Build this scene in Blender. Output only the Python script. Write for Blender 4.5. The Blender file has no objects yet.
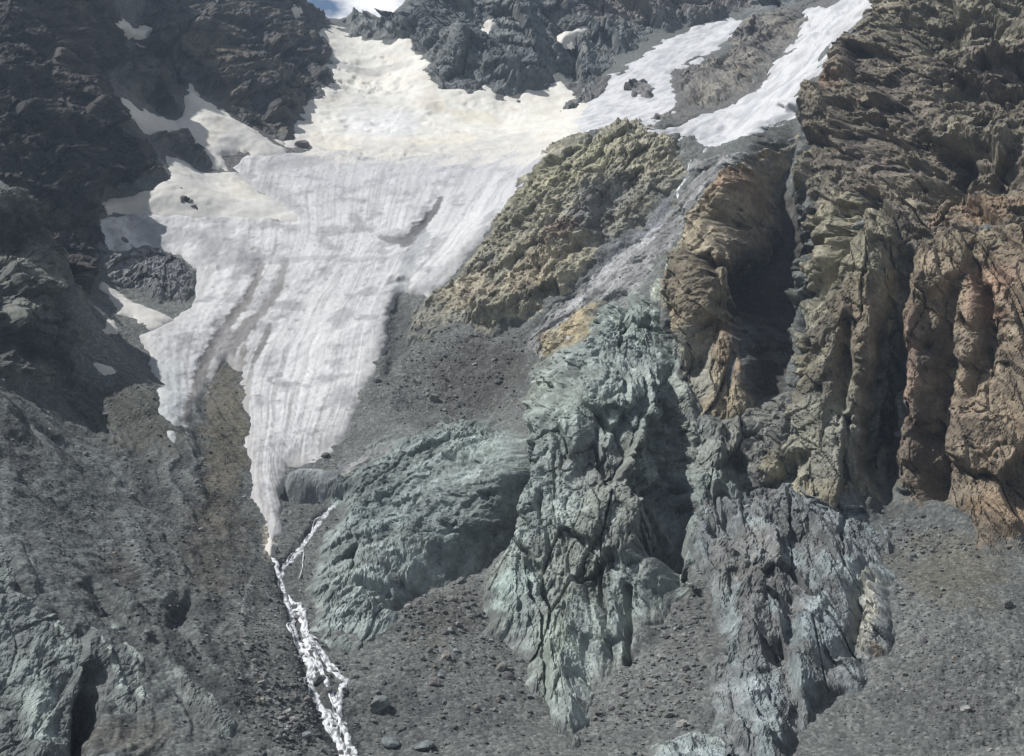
import bpy, math
import numpy as np

# ------------------------------------------------------------------ set-up
STEP = 1.25                       # terrain cell size as seen from the viewpoint
F, CX, CY = 1236.0, 512.0, 378.0  # focal length and centre of the photograph (pixels)
C = bpy.context.scene.collection
rng = np.random.default_rng(11)
f32 = np.float32


def sm(a, b, x):
    t = np.clip((x - a) / (b - a), 0, 1)
    return t * t * (3 - 2 * t)


# ------------------------------------------------------------------ noise
_perm = np.random.default_rng(3).permutation(4096).astype(np.int32)
_perm = np.concatenate([_perm, _perm, _perm])
_g = np.random.default_rng(4).normal(size=(4096, 3)).astype(f32)
_g /= np.linalg.norm(_g, axis=1)[:, None]
_r4 = np.random.default_rng(5).random((4096, 8)).astype(f32)


def _h(i, j, k, s):
    return _perm[_perm[_perm[(i + s * 131) & 4095] + (j & 4095)] + (k & 4095)]


def perlin(P, s=0):
    i = np.floor(P).astype(np.int32)
    fr = (P - i).astype(f32)
    w = fr * fr * fr * (fr * (fr * 6 - 15) + 10)
    out = np.zeros(len(P), f32)
    for a in (0, 1):
        wx = w[:, 0] if a else 1 - w[:, 0]
        for b in (0, 1):
            wy = w[:, 1] if b else 1 - w[:, 1]
            for c in (0, 1):
                wz = w[:, 2] if c else 1 - w[:, 2]
                g = _g[_h(i[:, 0] + a, i[:, 1] + b, i[:, 2] + c, s)]
                d = g[:, 0] * (fr[:, 0] - a) + g[:, 1] * (fr[:, 1] - b) + g[:, 2] * (fr[:, 2] - c)
                out += wx * wy * wz * d
    return out * 1.5


def fbm(P, s=0, o=4, lac=2.03, gain=0.5):
    out = np.zeros(len(P), f32)
    a, fq = 1.0, 1.0
    for k in range(o):
        out += a * perlin(P * f32(fq), s + k)
        a *= gain
        fq *= lac
    return out


def ridged(P, s=0, o=4, lac=2.1, gain=0.5):
    out = np.zeros(len(P), f32)
    a, fq = 1.0, 1.0
    for k in range(o):
        out += a * (1 - 2 * np.abs(perlin(P * f32(fq), s + k)))
        a *= gain
        fq *= lac
    return out


def cells(P, s=0):
    """Faceted blocks: every cell has its own tilted face. Returns face height, crack distance, random."""
    i = np.floor(P).astype(np.int32)
    f1 = np.full(len(P), 9, f32)
    f2 = np.full(len(P), 9, f32)
    face = np.zeros(len(P), f32)
    wsum = np.full(len(P), 1e-30, f32)
    rnd = np.zeros(len(P), f32)
    for a in (-1, 0, 1):
        for b in (-1, 0, 1):
            for c in (-1, 0, 1):
                q = _r4[_h(i[:, 0] + a, i[:, 1] + b, i[:, 2] + c, s)]
                dx = (i[:, 0] + a + q[:, 0] - P[:, 0]).astype(f32)
                dy = (i[:, 1] + b + q[:, 1] - P[:, 1]).astype(f32)
                dz = (i[:, 2] + c + q[:, 2] - P[:, 2]).astype(f32)
                d = dx * dx + dy * dy + dz * dz
                n = d < f1
                f2 = np.where(n, f1, np.minimum(f2, d))
                f1 = np.where(n, d, f1)
                fc = (q[:, 3] - .5) * .7 + (q[:, 4] - .5) * 1.8 * dx + (q[:, 5] - .5) * 1.8 * dy + (q[:, 6] - .5) * 1.8 * dz
                we = np.exp(-np.minimum(d, 2.5) * 30)
                face += we * fc
                wsum += we
                rnd = np.where(n, q[:, 7], rnd)
    return face / wsum, np.sqrt(f2) - np.sqrt(f1), rnd


ROT = []
for _k in range(3):
    _q, _ = np.linalg.qr(np.random.default_rng(90 + _k).normal(size=(3, 3)))
    _q = np.eye(3) * .8 + .45 * _q if _k else np.eye(3)
    ROT.append(_q.astype(f32))


def aniso(P, ang, el):
    """Rotate in the x-z plane so that structures lean by ang degrees from upright, stretched el times."""
    a = math.radians(ang)
    x = P[:, 0] * math.cos(a) - P[:, 2] * math.sin(a)
    z = (P[:, 0] * math.sin(a) + P[:, 2] * math.cos(a)) / el
    return np.stack([x, P[:, 1] * .24, z], 1).astype(f32)


# ------------------------------------------------------------------ survey points: image position and distance of the land
SURVEY = """
345 756 380, 330 690 412, 300 620 470, 270 560 540, 270 528 580, 270 480 650, 240 400 740, 240 330 830, 300 250 930,
400 200 1020, 400 150 1180, 400 130 1280, 400 100 1420, 380 62 1620, 345 32 1760, 334 18 1800, 345 20 1810, 365 22 1800, 385 19 1800, 403 7 1800, 425 -15 1800, 318 17 1800, 303 6 1770, 285 -12 1740,
300 60 2050, 335 60 2050, 370 60 2050, 410 50 2050, 260 40 2100, 450 30 2100, 300 90 2300, 350 90 2300, 420 90 2300,
430 85 1480, 500 90 1480, 560 85 1500, 640 60 1520, 450 -60 1750, 550 -60 1750, 650 -60 1780, 500 20 1600, 600 20 1640,
700 -40 1750, 420 45 1640, 470 50 1540,
235 50 1380, 200 50 1310, 300 60 1460, 332 80 1500, 290 140 1230, 180 95 1200, 300 110 1340, 250 0 1570,
300 30 1620, 180 0 1450, 180 -60 1600, 240 -60 1720, 140 20 1300, 130 70 1240,
200 130 1150, 130 108 1200, 200 190 1030, 260 150 1150, 250 210 1000, 120 215 960,
165 175 1000, 92 240 900, 92 295 830, 0 223 825, 0 100 935, 0 0 1042, 80 100 1009, 80 0 1135, 80 180 925, 0 -60 1080, 100 -60 1220, 0 -110 1180, 100 -110 1320, 0 -60 1450,
140 140 1050, 110 60 1110, 105 20 1170,
0 330 668, 0 300 682, 60 385 690, 0 260 706, 0 195 740, 45 225 780, 50 320 700, 0 400 540, 0 500 450, 0 600 380, 0 756 320,
100 450 610, 100 550 465, 100 650 385, 200 650 402, 200 550 500, 130 490 560, 200 480 600, 150 400 690, 100 380 700,
100 330 780, 150 330 800, 200 756 345, 100 756 330, 50 450 540,
150 300 860, 200 250 930, 300 300 870, 350 330 820, 400 260 905, 380 380 760, 330 450 690, 290 490 640, 320 200 1030,
300 380 780, 200 400 740,
500 200 960, 560 170 905, 600 139 930, 640 134 945, 545 156 960, 600 112 1300, 560 125 1280, 520 150 1130, 640 108 1330,
660 134 955, 700 115 1030, 760 75 1170, 850 3 1380, 800 40 1270, 740 110 1060, 720 140 960,
600 98 1450, 740 20 1640, 680 50 1540, 700 80 1420, 660 90 1400, 740 60 1450, 780 30 1460, 800 -40 1600, 880 -60 1560,
500 400 750, 450 380 770, 690 170 865, 620 230 840, 600 260 825, 530 350 770, 520 280 830, 430 310 835, 470 320 800,
600 180 880, 560 240 860,
430 500 600, 440 440 665, 350 600 500, 500 450 645, 380 520 600, 420 560 550, 480 560 540, 430 600 500, 450 700 420, 520 756 385,
350 470 660, 400 430 700,
600 500 560, 600 400 612, 600 330 690, 560 620 500, 560 700 440, 650 600 500, 520 560 535, 650 680 440, 540 420 690,
710 280 690, 700 200 790, 680 400 625, 680 500 575, 650 280 765, 650 350 680,
770 280 690, 770 200 755, 780 140 840, 830 250 660, 830 350 615, 830 450 580, 830 550 530, 830 650 450, 830 756 390, 770 400 622,
740 480 585, 700 650 455, 700 756 385, 700 560 515, 760 600 490,
900 100 800, 900 0 900, 1000 0 850, 1000 100 742, 1000 200 648, 1000 300 594, 1000 400 560, 1000 500 530, 1000 600 460, 1000 700 405,
1000 756 380, 900 600 470, 900 200 680, 900 350 602, 900 480 560, 840 100 850, 830 150 800, 880 -20 960, 950 -60 930,
1024 -60 900, 900 680 425
"""
ctrl = []
for tok in SURVEY.replace("\n", " ").split(","):
    u, v, d = [float(t) for t in tok.split()]
    ctrl.append((u, d, (CY - v) / F))
for u, d, q in list(ctrl):                       # land continues outside the frame
    if u == 0:
        ctrl.append((-250, d * .86, q * .5 if q > 0 else q))
        ctrl.append((-420, d * .8, q * .3 if q > 0 else q))
    if u == 1000:
        ctrl.append((1300, d * 1.02, q))
for u in (-300, 0, 350, 700, 1024, 1350):
    ctrl += [(u, 300, -.33 if 100 < u < 1000 else -.3), (u, 240, -.47), (u, 120, -.8), (u, 50, -.95), (u, 8, -.6)]
    ctrl.append((u, 2600, .22))
    ctrl.append((u, 3100, .14))
ctrl = np.array(ctrl)


def tps_fit(X, y, lam):
    n = len(X)
    r = np.linalg.norm(X[:, None] - X[None], axis=2)
    K = np.where(r > 0, r * r * np.log(r + 1e-12), 0) + lam * np.eye(n)
    Q = np.hstack([np.ones((n, 1)), X])
    A = np.block([[K, Q], [Q.T, np.zeros((3, 3))]])
    return np.linalg.solve(A, np.concatenate([y, np.zeros(3)]))


def tps_eval(X, w, Y):
    out = np.empty(len(Y))
    for a in range(0, len(Y), 20000):
        Z = Y[a:a + 20000]
        r2 = ((Z[:, None] - X[None]) ** 2).sum(2)
        out[a:a + 20000] = (.5 * r2 * np.log(r2 + 1e-12)) @ w[:-3] + w[-3] + Z @ w[-2:]
    return out


X = np.stack([ctrl[:, 0] / F, np.log(ctrl[:, 1])], 1)
W = tps_fit(X, ctrl[:, 2], 2e-5)
cu = np.linspace(-420, 1444, 300)
cl = np.linspace(math.log(6.), math.log(3000.), 760)
gu, gl = np.meshgrid(cu, cl)
Q = tps_eval(X, W, np.stack([gu.ravel() / F, gl.ravel()], 1)).reshape(gu.shape)

# columns dense over the view, coarse outside; rows spaced by how the slope is seen
us = np.concatenate([np.arange(-400, -120, 5.), np.arange(-120, 1144, STEP), np.arange(1144, 1425, 5.)])
NC = len(us)
ci = np.clip(np.searchsorted(cu, us) - 1, 0, len(cu) - 2)
ct = (us - cu[ci]) / (cu[ci + 1] - cu[ci])
q = Q[:, ci] * (1 - ct) + Q[:, ci + 1] * ct                   # height/distance for every column
vv = CY - F * q
run = np.maximum.accumulate(q, axis=0)
dv = np.abs(np.diff(vv, axis=0))
vis = (q[1:] >= run[1:] - .004)
inside = (vv[1:] < 790) & (vv[1:] > -30)
met = np.where(inside & vis, np.minimum(dv, 12) + .35, .3) + np.where(inside, .1, .0)
met = np.where(inside, met, .06)
k = np.ones(31) / 31
met = np.apply_along_axis(lambda r: np.convolve(np.pad(r, 15, mode='edge'), k, 'valid'), 1, met)
cum = np.vstack([np.zeros(NC), np.cumsum(met, 0)])
NR = int(1050 / STEP)
D = np.empty((NR, NC))
QQ = np.empty((NR, NC))
for j in range(NC):
    t = np.linspace(0, cum[-1, j], NR)
    D[:, j] = np.interp(t, cum[:, j], cl)
    QQ[:, j] = np.interp(D[:, j], cl, q[:, j])
D = np.exp(D)
U = np.broadcast_to(us, D.shape).copy()
V = CY - F * QQ
P0 = np.stack([(U - CX) / F * D, D, QQ * D], 2)


def normals(P):
    a = np.gradient(P, axis=1)
    b = np.gradient(P, axis=0)
    n = np.cross(a, b)
    return n / (np.linalg.norm(n, axis=2)[..., None] + 1e-9)


def smooth2(A, r):
    k = np.ones(2 * r + 1) / (2 * r + 1)
    for ax in (0, 1):
        A = np.apply_along_axis(lambda x: np.convolve(np.pad(x, r, mode='edge'), k, 'valid'), ax, A)
    return A


N0 = normals(P0)
for c in range(3):
    N0[..., c] = smooth2(N0[..., c], 6)
N0 /= np.linalg.norm(N0, axis=2)[..., None]


# ------------------------------------------------------------------ outlines and lines on the land
def bbox_sel(pts, m, dl):
    p = np.array(pts, float)
    return np.nonzero(((U > p[:, 0].min() - m) & (U < p[:, 0].max() + m) & (V > p[:, 1].min() - m) & (V < p[:, 1].max() + m)
                       & (D > dl[0]) & (D < dl[1])).ravel())[0]


def seg_dist(u, v, pts):
    """Distance to an open line of (u, v, width, strength): returns distance, width, strength there."""
    best = np.full(len(u), 1e9)
    wid = np.ones(len(u))
    st = np.zeros(len(u))
    for (a, b) in zip(pts[:-1], pts[1:]):
        ax, ay, bx, by = a[0], a[1], b[0], b[1]
        L = (bx - ax) ** 2 + (by - ay) ** 2 + 1e-9
        t = np.clip(((u - ax) * (bx - ax) + (v - ay) * (by - ay)) / L, 0, 1)
        d = np.hypot(u - ax - t * (bx - ax), v - ay - t * (by - ay))
        n = d < best
        best = np.where(n, d, best)
        wid = np.where(n, a[2] + t * (b[2] - a[2]), wid)
        st = np.where(n, a[3] + t * (b[3] - a[3]), st)
    return best, wid, st


def poly_sdf(u, v, poly):
    """Signed distance (positive inside), in pixels."""
    best = np.full(len(u), 1e9)
    ins = np.zeros(len(u), bool)
    n = len(poly)
    for i in range(n):
        ax, ay = poly[i]
        bx, by = poly[(i + 1) % n]
        L = (bx - ax) ** 2 + (by - ay) ** 2 + 1e-9
        t = np.clip(((u - ax) * (bx - ax) + (v - ay) * (by - ay)) / L, 0, 1)
        best = np.minimum(best, np.hypot(u - ax - t * (bx - ax), v - ay - t * (by - ay)))
        if ay != by:
            cr = ((ay > v) != (by > v)) & (u < (bx - ax) * (v - ay) / (by - ay) + ax)
            ins ^= cr
    return np.where(ins, best, -best)


def pts_of(s, n):
    vals = [float(t) for t in s.replace(",", " ").split()]
    return [tuple(vals[i:i + n]) for i in range(0, len(vals), n)]


# gullies (negative) and ribs (positive): u v halfwidth(px) height(m), nearest/farthest distance
RELIEF = [
    ("786 120 12 -12, 772 165 22 -40, 764 220 29 -60, 760 290 25 -62, 762 345 18 -46, 764 412 14 -20", (560, 960)),
    ("738 165 14 10, 722 215 18 18, 708 280 20 22, 700 340 18 18, 720 410 16 8", (600, 900)),
    ("802 170 16 8, 800 250 20 12, 796 330 18 12, 800 420 18 8", (560, 900)),
    ("905 260 10 -12, 890 320 14 -30, 884 400 16 -40, 880 470 16 -38, 884 505 11 -12", (500, 800)),
    ("868 206 9 -20, 848 234 12 -40, 832 266 11 -32, 812 298 9 -18", (560, 800)),
    ("868 250 16 8, 862 330 18 10, 850 420 18 8", (560, 800)),
    ("925 250 14 6, 922 330 14 9, 915 420 14 9, 905 490 12 6", (500, 800)),
    ("952 300 10 -14, 942 370 13 -22, 934 440 13 -22, 930 490 10 -10", (500, 800)),
    ("975 270 6 -6, 992 320 6 -9, 1008 370 6 -9, 1024 420 6 -6", (500, 800)),
    ("975 400 14 6, 965 470 14 7", (500, 800)),
    ("905 158 12 -12, 950 172 26 -48, 980 165 14 -16", (600, 900)),
    ("950 98 16 -24, 1000 105 18 -32, 1030 110 14 -20", (650, 950)),
    ("870 60 20 8, 830 120 20 8", (700, 1000)),
    ("845 120 14 -18, 875 145 18 -26, 890 160 10 -14", (620, 960)),
    ("905 30 12 -16, 935 50 14 -22, 985 40 12 -18", (620, 1020)),
    ("1000 190 12 -18, 1015 160 10 -14", (560, 900)),
    ("985 300 8 -14, 990 350 9 -20, 975 400 8 -14", (480, 760)),
    ("850 330 7 -12, 845 380 8 -18, 838 430 8 -12", (480, 760)),
    ("712 330 9 -14, 700 370 10 -16", (560, 800)),
    ("735 470 10 -14, 755 500 9 -12, 800 470 8 -10", (480, 680)),
    ("672 330 6 -6, 668 400 8 -12, 676 460 10 -24, 680 510 10 -26, 672 545 12 -14", (520, 760)),
    ("655 440 14 -8, 650 495 17 -20, 660 540 20 -26, 670 585 11 -14", (480, 700)),
    ("640 560 9 8, 615 600 9 8, 612 640 8 6", (440, 600)),
    ("648 590 7 6, 645 640 6 5", (440, 600)),
    ("628 600 4 -7, 627 660 5 -9", (440, 600)),
    ("565 390 26 6, 560 460 26 8, 540 540 20 8, 515 600 18 7", (480, 760)),
    ("530 440 8 -8, 514 490 11 -20, 496 532 15 -26, 466 556 13 -18, 425 576 11 -13, 390 600 8 -7", (480, 740)),
    ("600 430 6 -4, 590 470 7 -6, 570 500 6 -4", (480, 740)),
    ("390 430 30 3, 440 460 34 8, 420 520 34 9, 380 570 24 6", (480, 740)),
    ("670 215 12 -6, 620 255 12 -7, 575 300 10 -5, 540 335 10 -3", (740, 900)),
    ("622 190 14 -6, 600 230 14 -8, 575 250 9 -5", (780, 930)),
    ("540 265 20 6, 480 305 16 7", (740, 900)),
    ("450 322 14 -4, 500 326 12 -6, 530 312 7 -4", (700, 900)),
    ("835 560 14 5, 825 620 18 8, 805 680 16 6", (380, 600)),
    ("770 560 14 5, 765 600 16 7, 750 640 12 5", (380, 600)),
    ("790 600 6 -5, 790 640 10 -9, 780 660 8 -5", (380, 600)),
    ("868 570 5 -5, 862 610 7 -9, 855 645 9 -9, 835 660 8 -5", (380, 600)),
    ("720 500 9 -5, 735 520 10 -6", (450, 650)),
    ("0 186 6 4, 40 210 6 3", (640, 800)),
    ("-40 235 18 -12, 30 245 20 -12, 66 285 8 -6", (620, 850)),
    ("-40 340 18 -10, 20 355 20 -12, 62 375 12 -8", (560, 800)),
    ("20 660 16 5, 35 710 16 5, 40 760 16 5", (280, 420)),
    ("90 680 9 -10, 84 715 12 -18, 76 765 9 -12", (280, 420)),
    ("95 690 5 3, 75 650 5 3, 65 620 4 2", (300, 460)),
    ("20 478 4 -2, 60 512 4 -3, 100 542 4 -2", (330, 620)),
    ("60 440 4 -2, 110 470 4 -3, 150 505 4 -2", (400, 700)),
    ("165 540 3.5 -2, 200 574 4 -3, 234 606 3.5 -2", (360, 620)),
    ("86 570 4 1.5, 120 604 5 4, 142 622 4 2", (330, 560)),
    ("88 585 3.5 -2, 118 612 4 -4, 140 634 3.5 -2", (330, 560)),
    ("140 575 4 2, 165 600 6 3.5, 180 612 5 2", (330, 560)),
    ("20 420 4 -2, 70 452 4 -2.5, 120 492 3 -2", (400, 700)),
    ("288 494 5 -4, 320 498 5 -6, 346 494 5 -4", (560, 700)),
    ("125 700 5 2.5, 95 650 5 3, 78 625 4 1.5", (300, 460)),
    ("190 600 5 -2.5, 178 622 6 -4, 200 650 5 -2", (330, 520)),
    ("80 555 5 2, 130 610 6 3, 145 640 5 2", (330, 520)),
    ("-20 520 5 2, 12 548 5 3, 30 600 4 2", (330, 560)),
    ("205 400 7 -1.2, 200 440 8 -2, 215 520 8 -1.5", (560, 800)),
    ("262 268 5 -1, 250 300 5 -1.8, 222 332 6 -1.8, 200 370 6 -1.5", (700, 1000)),
    ("440 200 6 -4, 425 225 7 -5, 408 244 6 -3", (850, 1100)),
    ("230 265 9 4, 300 262 9 4, 400 262 9 3", (840, 1000)),
    ("400 290 8 -5, 398 330 10 -6, 392 370 7 -4", (700, 900)),
    ("352 490 5 -1.5, 320 517 4 -2, 300 548 4 -2, 280 568 4 -2, 290 600 5 -3, 300 640 6 -3, 318 690 7 -3, 345 756 8 -3", (350, 680)),
    ("128 60 6 -6, 122 85 6 -6", (1000, 1400)),
    ("365 68 12 -5, 380 74 12 -5", (1400, 1800)),
    ("350 105 20 -6, 400 108 20 -6, 420 120 9 -3", (1250, 1600)),
    ("340 128 20 7, 390 134 26 8", (1150, 1450)),
    ("440 118 14 -4, 500 122 14 -4", (1250, 1500)),
]
REL = np.zeros(D.size)
for s, dl in RELIEF:
    pts = pts_of(s, 4)
    mx = max(p[2] for p in pts)
    ix = bbox_sel(pts, mx * 2.6, dl)
    if len(ix) == 0:
        continue
    d, w, a = seg_dist(U.ravel()[ix], V.ravel()[ix], pts)
    jit = fbm((P0.reshape(-1, 3)[ix] / 16).astype(f32), 77, 3)
    x = d / w * (1 + .6 * jit)
    a = np.where(a > 0, a * .45, a)
    REL[ix] += a * np.exp(-np.power(x, 2.6) * .9)
RELf = REL.astype(f32)
REL = REL.reshape(D.shape)
H0 = N0 * np.array([1, 1, .12])
H0 /= np.linalg.norm(H0, axis=2)[..., None]
STEEP = sm(.93, .86, N0[..., 2])[..., None]              # level ground is raised and sunk upright, slopes are cut sideways
H0 = H0 * STEEP + N0 * (1 - STEEP)
P1 = P0 + H0 * REL[..., None]
N1 = normals(P1)
for c in range(3):
    N1[..., c] = smooth2(N1[..., c], 7)
N1 /= np.linalg.norm(N1, axis=2)[..., None]
NB = np.stack([smooth2(N0[..., c], 10) for c in range(3)], 2)
NB /= np.linalg.norm(NB, axis=2)[..., None]
H1 = NB * np.array([1, 1, .3])
H1 /= np.linalg.norm(H1, axis=2)[..., None]
Pf, Nf, Hf = P1.reshape(-1, 3), N1.reshape(-1, 3), H1.reshape(-1, 3)
P0f, NBf = P0.reshape(-1, 3), NB.reshape(-1, 3)
Uf, Vf, Df = U.ravel(), V.ravel(), D.ravel()


# ------------------------------------------------------------------ building meshes
def add_mesh(name, verts, faces, mat, cols=None, smooth=True):
    me = bpy.data.meshes.new(name)
    nv, nf, w = len(verts), len(faces), faces.shape[1]
    me.vertices.add(nv)
    me.vertices.foreach_set("co", np.ascontiguousarray(verts, f32).ravel())
    me.loops.add(nf * w)
    me.loops.foreach_set("vertex_index", np.ascontiguousarray(faces, np.int32).ravel())
    me.polygons.add(nf)
    me.polygons.foreach_set("loop_start", np.arange(0, nf * w, w, dtype=np.int32))
    me.polygons.foreach_set("use_smooth", np.full(nf, smooth))
    me.update(calc_edges=True)
    if cols is not None:
        at = me.attributes.new("albedo", 'FLOAT_COLOR', 'POINT')
        rgba = np.ones((nv, 4), f32)
        rgba[:, :3] = np.clip(cols, 0.005, .95)
        at.data.foreach_set("color", rgba.ravel())
    me.materials.append(mat)
    o = bpy.data.objects.new(name, me)
    C.objects.link(o)
    return o


def tag(o, label, cat=None, group=None, kind=None):
    o["label"] = label
    if cat:
        o["category"] = cat
    if group:
        o["group"] = group
    if kind:
        o["kind"] = kind
    return o


def grid_faces(sel):
    """Quads of the land grid whose four corners are selected; returns used vertex ids and local faces."""
    m = sel.reshape(NR, NC)
    qd = m[:-1, :-1] & m[1:, :-1] & m[:-1, 1:] & m[1:, 1:]
    r, c = np.nonzero(qd)
    a = r * NC + c
    fc = np.stack([a, a + 1, a + NC + 1, a + NC], 1)
    used, inv = np.unique(fc, return_inverse=True)
    return used, inv.reshape(-1, 4)


# ------------------------------------------------------------------ materials
def mat_new(name):
    m = bpy.data.materials.new(name)
    m.use_nodes = True
    nt = m.node_tree
    return m, nt, nt.nodes["Principled BSDF"]


def nd(nt, t, **kw):
    n = nt.nodes.new(t)
    for k_, v_ in kw.items():
        if k_ in n.inputs:
            n.inputs[k_].default_value = v_
        else:
            setattr(n, k_, v_)
    return n


def ground_mat(name, scales, var, bump, dist, rough=.92, spec=.2, stone=None, stretch=None):
    """Colour comes from the surface's own albedo, broken up by noise at several sizes; bump of the same sizes."""
    m, nt, bs = mat_new(name)
    L = nt.links.new
    co = nd(nt, 'ShaderNodeTexCoord')
    cvec = co.outputs['Object']
    if stretch:
        mp_ = nd(nt, 'ShaderNodeMapping')
        mp_.inputs['Scale'].default_value = stretch
        L(cvec, mp_.inputs['Vector'])
        cvec = mp_.outputs[0]
    at = nd(nt, 'ShaderNodeAttribute', attribute_name="albedo")
    col = at.outputs['Color']
    hsum = None
    for i, (sc, v_) in enumerate(zip(scales, var)):
        n = nd(nt, 'ShaderNodeTexNoise', Scale=sc, Detail=6., Roughness=.62)
        L(cvec, n.inputs['Vector'])
        mr = nd(nt, 'ShaderNodeMapRange')
        mr.inputs[1].default_value, mr.inputs[2].default_value = .28, .72
        mr.inputs[3].default_value, mr.inputs[4].default_value = 1 - v_, 1 + v_
        L(n.outputs['Fac'], mr.inputs[0])
        vm = nd(nt, 'ShaderNodeVectorMath', operation='SCALE')
        L(col, vm.inputs[0])
        L(mr.outputs[0], vm.inputs['Scale'])
        col = vm.outputs[0]
        if hsum is None:
            hsum = n.outputs['Fac']
        else:
            ad = nd(nt, 'ShaderNodeMath', operation='MULTIPLY_ADD')
            ad.inputs[1].default_value = .5 ** i
            L(n.outputs['Fac'], ad.inputs[0])
            L(hsum, ad.inputs[2])
            hsum = ad.outputs[0]
    if stone:
        vo = nd(nt, 'ShaderNodeTexVoronoi', Scale=stone[0])
        L(co.outputs['Object'], vo.inputs['Vector'])
        mr = nd(nt, 'ShaderNodeMapRange')
        mr.inputs[3].default_value, mr.inputs[4].default_value = 1 - stone[1], 1 + stone[1]
        sep = nd(nt, 'ShaderNodeSeparateColor')
        L(vo.outputs['Color'], sep.inputs[0])
        pw = nd(nt, 'ShaderNodeMath', operation='POWER')
        pw.inputs[1].default_value = 2.2
        L(sep.outputs[0], pw.inputs[0])
        L(pw.outputs[0], mr.inputs[0])
        vm = nd(nt, 'ShaderNodeVectorMath', operation='SCALE')
        L(col, vm.inputs[0])
        L(mr.outputs[0], vm.inputs['Scale'])
        col = vm.outputs[0]
        ad = nd(nt, 'ShaderNodeMath', operation='MULTIPLY_ADD')
        ad.inputs[1].default_value = -.6
        L(vo.outputs['Distance'], ad.inputs[0])
        L(hsum, ad.inputs[2])
        hsum = ad.outputs[0]
    bp = nd(nt, 'ShaderNodeBump', Strength=bump, Distance=dist)
    L(hsum, bp.inputs['Height'])
    L(bp.outputs[0], bs.inputs['Normal'])
    L(col, bs.inputs['Base Color'])
    bs.inputs['Roughness'].default_value = rough
    bs.inputs['Specular IOR Level'].default_value = spec
    return m


M_rock = ground_mat("weathered_rock", (.12, .45, 1.5), (.28, .34, .30), .7, 1.6, stretch=(1, .6, .75))
M_scree = ground_mat("scree_rubble", (.04, .3, 1.4), (.12, .18, .25), .7, .8, stone=(.75, .32))
M_ice = ground_mat("dirty_ice", (.08, .35, 1.3), (.06, .08, .10), .5, .8, rough=.7, spec=.3)
M_snow = ground_mat("old_snow", (.03, .15, .6), (.03, .05, .05), .35, .8, rough=.75, spec=.3)
M_water = ground_mat("white_water", (.5, 1.5, 4.), (.15, .2, .2), .6, .5, rough=.4, spec=.4)


# ------------------------------------------------------------------ colours of the land (surface colours, some with shade painted in)
GREY, DGREY = (.122, .128, .120), (.084, .089, .085)
TEAL, TEAL2, PALE = (.200, .228, .212), (.140, .160, .150), (.285, .320, .290)
BROWN, BROWN2, OCHRE, RUST = (.222, .200, .155), (.145, .130, .106), (.285, .25, .18), (.225, .16, .118)
DARK, DARK2, GRASS = (.060, .058, .060), (.085, .078, .072), (.145, .140, .085)
DEBRIS = (.098, .090, .070)
SNOW, SNOW2, ICE, ICE2, DIRT = (.56, .545, .495), (.50, .468, .405), (.43, .428, .426), (.25, .248, .246), (.16, .15, .14)


def mix(c, b, t):
    return c + (np.array(b, f32) - c) * t[:, None]


def paint_blob(col, P, u, v, blobs, seed):
    """Stains and painted shade: u v ru rv angle strength colour, edges broken by noise."""
    nz = fbm(P / 14, seed, 4)
    for (bu, bv, ru, rv, an, st, cc) in blobs:
        a = math.radians(an)
        du, dv_ = u - bu, v - bv
        x = (du * math.cos(a) + dv_ * math.sin(a)) / ru
        y = (-du * math.sin(a) + dv_ * math.cos(a)) / rv
        r = x * x + y * y
        t = sm(.25, .8, np.exp(-r * .9) + .45 * nz * np.exp(-r * .35)) * st
        col = mix(col, cc, t)
    return col


def paint_line(col, P, u, v, lines, seed):
    nz = fbm(P / 6, seed, 3)
    for s, cc in lines:
        d, w, st = seg_dist(u, v, pts_of(s, 4))
        t = sm(1.25, .8, d / w * (1 - .6 * nz)) * st
        col = mix(col, cc, np.clip(t, 0, 1))
    return col


# ------------------------------------------------------------------ layers lying on the land
COVER = np.full(D.size, -1e9)          # how deep (m) a vertex lies under some layer: the ground below is dropped there


def layer(name, poly, dl, mat, shape, colour, rise, edge, rough_edge=3., seed=0, cover=True, bury=5.):
    flat = mat is M_rock
    poly = pts_of(poly, 2)
    ix = bbox_sel(poly, 14, dl)
    P, B0 = P0f[ix].astype(f32), Pf[ix]
    P[:, 1] += RELf[ix]
    sd = poly_sdf(Uf[ix], Vf[ix], poly) * Df[ix] / F
    sd = sd + fbm(P / 22, 40 + seed, 4) * rough_edge
    keep = sd > -5
    ix, P, sd, B0 = ix[keep], P[keep], sd[keep], B0[keep]
    inner = np.clip(sd, 0, None)
    fade = sm(-1.5, edge, sd)
    h = rise * (1 - np.exp(-inner / edge)) + np.minimum(sd, 0) * .8 - .6 * (sd < 1.5) * (1.5 - np.clip(sd, 0, 1.5)) / 1.5
    sh = shape(P, Uf[ix], Vf[ix], sd) * (.15 + .85 * fade)
    out = B0 + (NBf if flat else Nf)[ix] * h[:, None] + (Hf if flat else Nf)[ix] * sh[:, None]
    col = colour(P, Uf[ix], Vf[ix], sd)
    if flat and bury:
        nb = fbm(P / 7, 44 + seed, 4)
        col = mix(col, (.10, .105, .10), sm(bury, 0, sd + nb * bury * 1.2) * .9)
    sel = np.zeros(D.size, bool)
    sel[ix] = True
    used, fc = grid_faces(sel)
    loc = np.full(D.size, -1, np.int64)
    loc[ix] = np.arange(len(ix))
    li = loc[used]
    o = add_mesh(name, out[li], fc, mat, col[li], smooth=not flat)
    if cover:
        COVER[ix] = np.maximum(COVER[ix], sd)
    return o


def facets(B, sz, tilt, seed, off=.3):
    fc, cr, rn = cells(B / sz, seed)
    return fc * sz * tilt, cr, rn


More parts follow.
